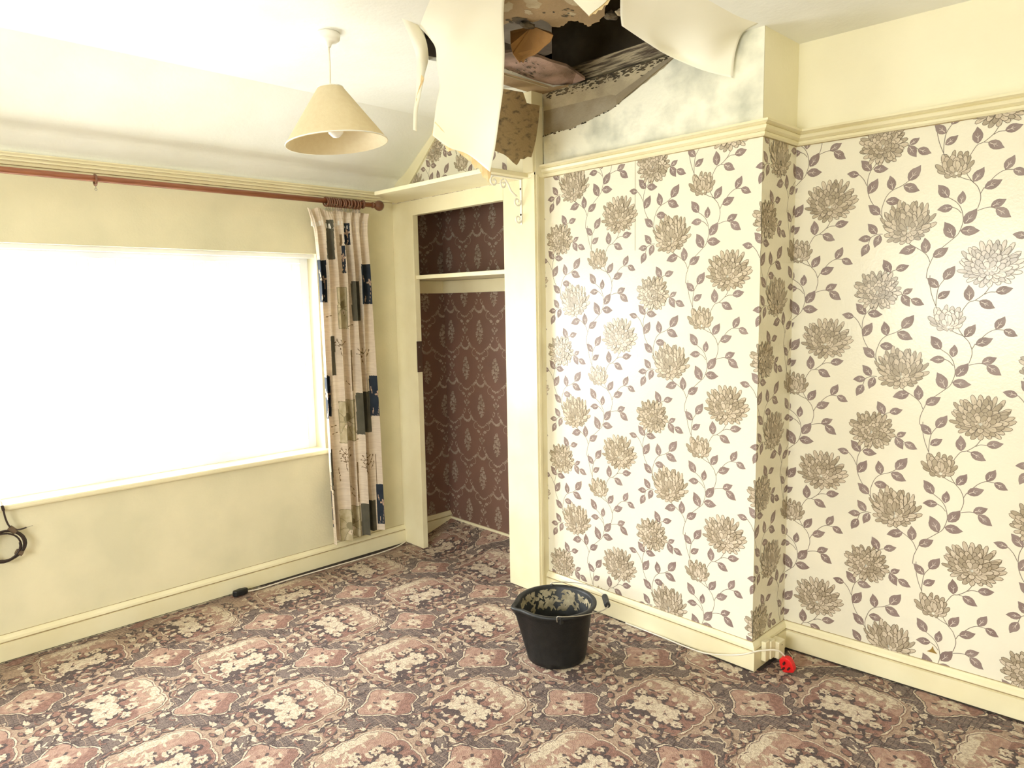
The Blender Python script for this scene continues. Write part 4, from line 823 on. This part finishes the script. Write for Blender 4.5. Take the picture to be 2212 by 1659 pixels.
for (x0, z1, x1, z0) in [(-0.552, 1.692, -0.503, 1.469), (-0.288, 1.677, -0.220, 1.456), (-0.407, 1.772, -0.383, 1.625), (-0.386, 1.895, -0.35, 1.779), (-0.552, 1.071, -0.513, 0.849), (-0.267, 1.053, -0.195, 0.823), (-0.556, 0.451, -0.532, 0.233), (-0.248, 0.424, -0.190, 0.188)]:
    q_ = inrect(x0, z1, x1, z0); Mi[q_] = 1; w_ = x1 - x0; h_ = z1 - z0
    fx, fz_ = x1 - .018, z0 + .55 * h_
    for k in range(4):
        a_ = PI / 2 * k + .2; ex = (xc - fx) * math.cos(a_) + (zc - fz_) * math.sin(a_); ey = -(xc - fx) * math.sin(a_) + (zc - fz_) * math.cos(a_)
        Mi[q_ & (((ex - .011) / .009) ** 2 + (ey / .0055) ** 2 < 1)] = 3
    st = fx - .006 + .012 * np.sin((zc - z0) / h_ * 3)
    Mi[q_ & (np.abs(xc - st) < .0009) & (zc < fz_ - .02)] = 3
    Mi[q_ & (np.abs(xc - (x0 + .014 + .01 * np.sin((zc - z0) / h_ * 5))) < .0032 * np.maximum(0, np.sin((zc - z0) / h_ * 12)) ** 2) & (zc < z0 + .95 * h_)] = 3
verts = np.stack([X, Y, Z], -1).reshape(-1, 3) - np.array([-.37, -.1, .15])
idx = np.arange((NX + 1) * (NZ + 1)).reshape(NZ + 1, NX + 1)
faces = np.stack([idx[:-1, :-1], idx[:-1, 1:], idx[1:, 1:], idx[1:, :-1]], -1).reshape(-1, 4)
cur = thing('curtain', 'drawn back patchwork curtain of cream, navy, olive and pictorial patches beside the window', 'curtain', (-.37, -.1, .15))
me = bpy.data.meshes.new('cloth'); me.from_pydata(verts.tolist(), [], faces.tolist())
for m_ in (M_cc, M_cn, M_co, M_cpk, M_cst, M_cgn, M_cbr): me.materials.append(m_)
me.polygons.foreach_set('material_index', Mi.reshape(-1).astype(np.int32)); me.polygons.foreach_set('use_smooth', np.ones(len(faces), bool)); me.update()
co = bpy.data.objects.new('cloth', me); C.objects.link(co); co.parent = cur
mb = MB()   # gathered heading tape behind the frill
tp = [(float(X[30, i]), float(Y[30, i]) + .004, float(Z[30, i])) for i in range(0, NX + 1, 2)]
mb.add([(x, y, z + .012) for x, y, z in tp] + [(x, y, z - .03) for x, y, z in tp], [(i, i + 1, len(tp) + i + 1, len(tp) + i) for i in range(len(tp) - 1)]); mb.build('heading_tape', M_white, cur, solid=.001, smooth=True)

# ------------------------------------------------------------------ bucket
BX, BY, BH = -.398, -1.630, .236
bk = thing('bucket', 'black rubber builder bucket with pouring lip standing on the carpet', 'bucket', (BX, BY, .004))
mb = MB(); seg = 96
outp = [(.0, .004), (.112, .004), (.120, .010), (.1235, .03), (.146, .205), (.150, .208), (.150, .222), (.161, .226), (.166, .232), (.166, .238), (.161, .242), (.150, .240), (.146, .232), (.117, .03), (.110, .018), (0, .016)]
lipd = Vector((-.719, .40)).normalized()    # direction of the pouring lip
vs = []
for i in range(seg):
    a = 2 * PI * i / seg; d = Vector((math.cos(a), math.sin(a)))
    k = max(0, d.dot(lipd)); lipk = math.exp(-((math.acos(min(1, max(-1, d.dot(lipd)))) / .20) ** 2))
    for r_, z in outp:
        e = lipk * .024 if z > .2 else (lipk * .012 * max(0, (z - .12) / .08) if z > .12 else 0); dz = -lipk * .004 if z > .2 else 0
        vs.append((BX + d.x * (r_ + e), BY + d.y * (r_ + e), z + dz))
kk = len(outp); mb.add(vs, [(i * kk + j, ((i + 1) % seg) * kk + j, ((i + 1) % seg) * kk + j + 1, i * kk + j + 1) for i in range(seg) for j in range(kk - 1)])
body = mb.build('body', M_black, bk, smooth=True, bevel=0)
mb = MB(); rb = random.Random(4)                       # dried residue smeared inside, below the rim
for k in range(105):
    th = rb.gauss(.75, .7); z = rb.uniform(.145, .228) if abs(th - .85) < .9 else rb.uniform(.19, .228)
    rin = .117 + (.146 - .117) * (z - .03) / .202 - .0012 - k * 4e-6; sw, sh_ = rb.uniform(.03, .12), rb.uniform(.003, .012)
    pl = blob(0, 0, sw, sh_, 10, .35, rot=rb.uniform(-.15, .15), rnd=rb)
    pl = [(u_, min(v_, .229 - z)) for u_, v_ in pl]
    mb.poly([(BX + (rin + .1436 * v_) * math.cos(th + u_), BY + (rin + .1436 * v_) * math.sin(th + u_), z + v_) for u_, v_ in pl], 0)
rs = mb.build('plaster_residue', M_resid, bk); rs['kind'] = 'stuff'; rs['label'] = 'beige dried residue smeared inside'
ha = Vector((.719, -.695)); hb = Vector((.695, .719))
piv1 = Vector((BX, BY)) - hb * .168 + ha * .01; piv2 = Vector((BX, BY)) + hb * .166 - ha * .005
mb = MB()
for p_, s_ in ((piv1, -1), (piv2, 1)):
    q0 = Vector((p_.x, p_.y)) - hb * s_ * .008; mb = MB(); mb.box((q0.x - .007, q0.y - .007, .214), (q0.x + .007, q0.y + .007, .243)); mb.build('handle_lug', M_black, bk, bevel=.002)
g = Vector((BX, BY)) + ha * .205
A1 = [(piv1.x - ha.x * .015, piv1.y - ha.y * .015, .226), (piv1.x - ha.x * .014, piv1.y - ha.y * .014, .247), (piv1.x + ha.x * .012, piv1.y + ha.y * .012, .247), (piv1.x + ha.x * .08 + hb.x * .01, piv1.y + ha.y * .08 + hb.y * .01, .246), (piv1.x + ha.x * .16 + hb.x * .06, piv1.y + ha.y * .16 + hb.y * .06, .240), (g.x - hb.x * .055, g.y - hb.y * .055, .236), (g.x, g.y, .234), (g.x + hb.x * .055, g.y + hb.y * .055, .236), (piv2.x + ha.x * .16 - hb.x * .03, piv2.y + ha.y * .16 - hb.y * .03, .243), (piv2.x + ha.x * .08, piv2.y + ha.y * .08, .248), (piv2.x, piv2.y, .247), (piv2.x - ha.x * .006, piv2.y - ha.y * .006, .230)]
mb = MB(); mb.tube(smooth_line(A1, 5), .0022, seg=8); mb.build('handle', M_metal, bk, smooth=True)
mb = MB(); mb.lathe([(0, 0), (.0105, 0), (.0125, .003), (.0125, .085), (.0105, .088), (0, .088)], (g.x - hb.x * .044, g.y - hb.y * .044, .2345), ax=(hb.x, hb.y, 0), n=20); gr = mb.build('grip', M_black, bk, smooth=False)

# ------------------------------------------------------------------ cables, plug, sockets
def cable(name, pts, r, m_, label, cat, k=6):
    mb = MB(); mb.tube(smooth_line(pts, k), r, seg=8); return mb.build(name, m_, smooth=True, origin=pts[0], label=label, category=cat)
z0 = .008
pc = thing('mains_lead', 'cream mains lead with a red plug lying along the chimney breast skirting', 'cable', (.05, -1.95, 0))
mb = MB(); mb.tube(smooth_line([(.030, -1.66, z0), (.030, -1.76, z0), (.026, -1.87, z0 + .002), (.015, -1.97, .014), (.008, -2.07, .022), (.012, -2.16, .044), (.015, -2.235, .072), (.050, -2.285, .092), (.095, -2.335, .095), (.121, -2.354, .070)], 8), .0032, seg=8); mb.build('lead', M_cable, pc, smooth=True)
mb = MB(); q = Vector((.125, -2.362, .042)); dx = Vector((.15, -.3, -.93)).normalized(); sz = Vector((-.85, .1, .35)); sz = (sz - dx * sz.dot(dx)).normalized(); sy = sz.cross(dx)
def rbox(mb, c, ax, ay, az, hx_, hy_, hz_):
    vs = [c + ax * a * hx_ + ay * b * hy_ + az * d * hz_ for a in (-1, 1) for b in (-1, 1) for d in (-1, 1)]
    mb.add(vs, [(0, 1, 3, 2), (4, 6, 7, 5), (0, 4, 5, 1), (2, 3, 7, 6), (0, 2, 6, 4), (1, 5, 7, 3)])
pr_ = [(-.026, -.012), (-.018, -.022), (.0, -.026), (.024, -.026), (.034, -.019), (.034, .019), (.024, .026), (.0, .026), (-.018, .022), (-.026, .012)]
mb.prism([q + dx * a + sy * b - sz * .013 for a, b in pr_], sz * .026); mb.build('plug_body', M_red, pc, bevel=.004)
for a_, b_, hx3, hy3 in ((.012, -.011, .002, .0035), (.012, .011, .002, .0035), (-.010, 0, .0038, .002)): mb = MB(); rbox(mb, q + dx * a_ + sy * b_ + sz * .021, dx, sy, sz, hx3, hy3, .008); mb.build('pin', M_bcab, pc)
lc = thing('extension_lead', 'white lead with a black inline connector lying along the window wall skirting', 'cable', (-.55, -.07, 0))
mb = MB(); mb.tube(smooth_line([(-1.02, -.062, .012), (-.95, -.066, .007), (-.797, -.058, .006), (-.582, -.062, .006), (-.40, -.068, .006), (-.24, -.07, .006), (-.12, -.064, .008), (-.04, -.045, .012), (-.012, -.03, .014)], 6), .0036, seg=8); mb.build('lead', M_cable, lc, smooth=True)
mb = MB(); mb.prism([(-1.085, -.050, .004), (-1.092, -.066, .004), (-1.078, -.082, .004), (-1.03, -.080, .004), (-1.012, -.068, .004), (-1.02, -.052, .004), (-1.05, -.044, .004)], (0, 0, .030)); mb.build('connector', M_black, lc, bevel=.006)
cb = thing('coiled_cable', 'coil of dark brown cable hanging from the window sill at the left edge', 'cable', (-1.99, -.045, .44))
def coil(cx, cz, rx, rz, n, y, w0):
    out = []; rk = random.Random(int(w0 * 99))
    for i in range(n * 24 + 1):
        a = 2 * PI * i / 24; k = 1 + .05 * math.sin(a * .37 + w0) ; out.append((cx + rx * k * math.cos(a + w0) + .003 * math.sin(a * .5), y - .006 * math.sin(a * .61 + w0), cz + rz * k * math.sin(a + w0)))
    return out
cx_, cz_ = -1.994, .497
mb = MB(); mb.tube(coil(cx_, cz_, .070, .062, 5, -.042, 1.2), .0034, seg=8); mb.tube(coil(cx_ - .008, cz_ - .004, .062, .058, 2, -.05, .2), .0034, seg=8); mb.build('coil', M_bcab, cb, smooth=True)
mb = MB(); mb.tube(smooth_line([(-1.985, -.040, .645), (-1.982, -.040, .615), (-1.975, -.042, .585), (-1.965, -.046, .565)], 6), .0036, seg=8); mb.build('tail', M_bcab, cb, smooth=True)
mb = MB(); mb.tube(smooth_line([(-1.965, -.05, .562), (-1.94, -.05, .556), (-1.915, -.052, .560)], 5), .0032, seg=8); mb.tube([(-1.915, -.052, .560), (-1.893, -.052, .5625)], .0008, seg=6); mb.build('loose_end', M_bcab, cb, smooth=True)
mb = MB(); mb.tube(smooth_line([(-2.00, -.03, .70), (-1.992, -.042, .685), (-1.988, -.042, .665)], 5), .0036, seg=8); o = mb.build('white_lead', M_white, cb, smooth=True); o['label'] = 'white upper lead'
mb = MB(); mb.tube([(-1.989, -.042, .667), (-1.985, -.041, .645)], .0058, seg=10); mb.build('joint', M_bcab, cb)
M_tape = mat('brown_tape', (.13, .085, .05), .6)
mb = MB(); mb.tube([(-1.972, -.044, .570), (-1.952, -.044, .548)], .0115, seg=10); mb.build('tape', M_tape, cb); mb = MB(); mb.tube([(-1.958, -.044, .466), (-1.936, -.044, .452)], .0115, seg=10); mb.build('tape', M_tape, cb)
sk = thing('junction_box', 'cream double cable socket box on the short skirting beside the chimney breast corner', 'socket', (.16, YB2 - .03, .03))
mb = MB(); mb.box((.095, YB2 - .040, .030), (.128, YB2 - .0205, .110)); mb.box((.128, YB2 - .046, .030), (.162, YB2 - .0205, .104)); mb.build('box', M_gloss, sk, bevel=.003)
mb = MB(); mb.box((.163, YB2 - .062, .022), (.215, YB2 - .0205, .092)); mb.build('outer_box', M_gloss, sk, bevel=.004)
for z in (.038, .076): mb = MB(); mb.lathe([(0, .0), (.003, .0), (.002, .001), (0, .001)], (.189, YB2 - .062, z), ax=(0, -1, 0), n=10); mb.build('screw', M_bcab, sk)
# small brass picture hook low on the right wall, paper seams
mb = MB()
for u_, z0_, z1_ in ((1.686, 1.66, 2.03),):
    mb.box((XB - .0012, -u_ - .0012, z0_), (XB, -u_ + .0002, z1_))
struct(mb, 'trim_paper_seam', M_bare)
mb = MB(); c_ = rmap(.548, .150, .003); c2 = rmap(.548, .165, .003)
mb.prism([rmap(.528, .150, .001), rmap(.560, .150, .001), rmap(.549, .162, .001), rmap(.545, .175, .001), rmap(.541, .162, .001)], Vector(rmap(0, 0, .002)) - Vector(rmap(0, 0, 0))); mb.build('wall_hook', mat('brass', (.55, .38, .12), .35, metal=.8), origin=rmap(.545, .16, .002), label='tiny brass hook low on the papered right wall above the skirting', category='hook')
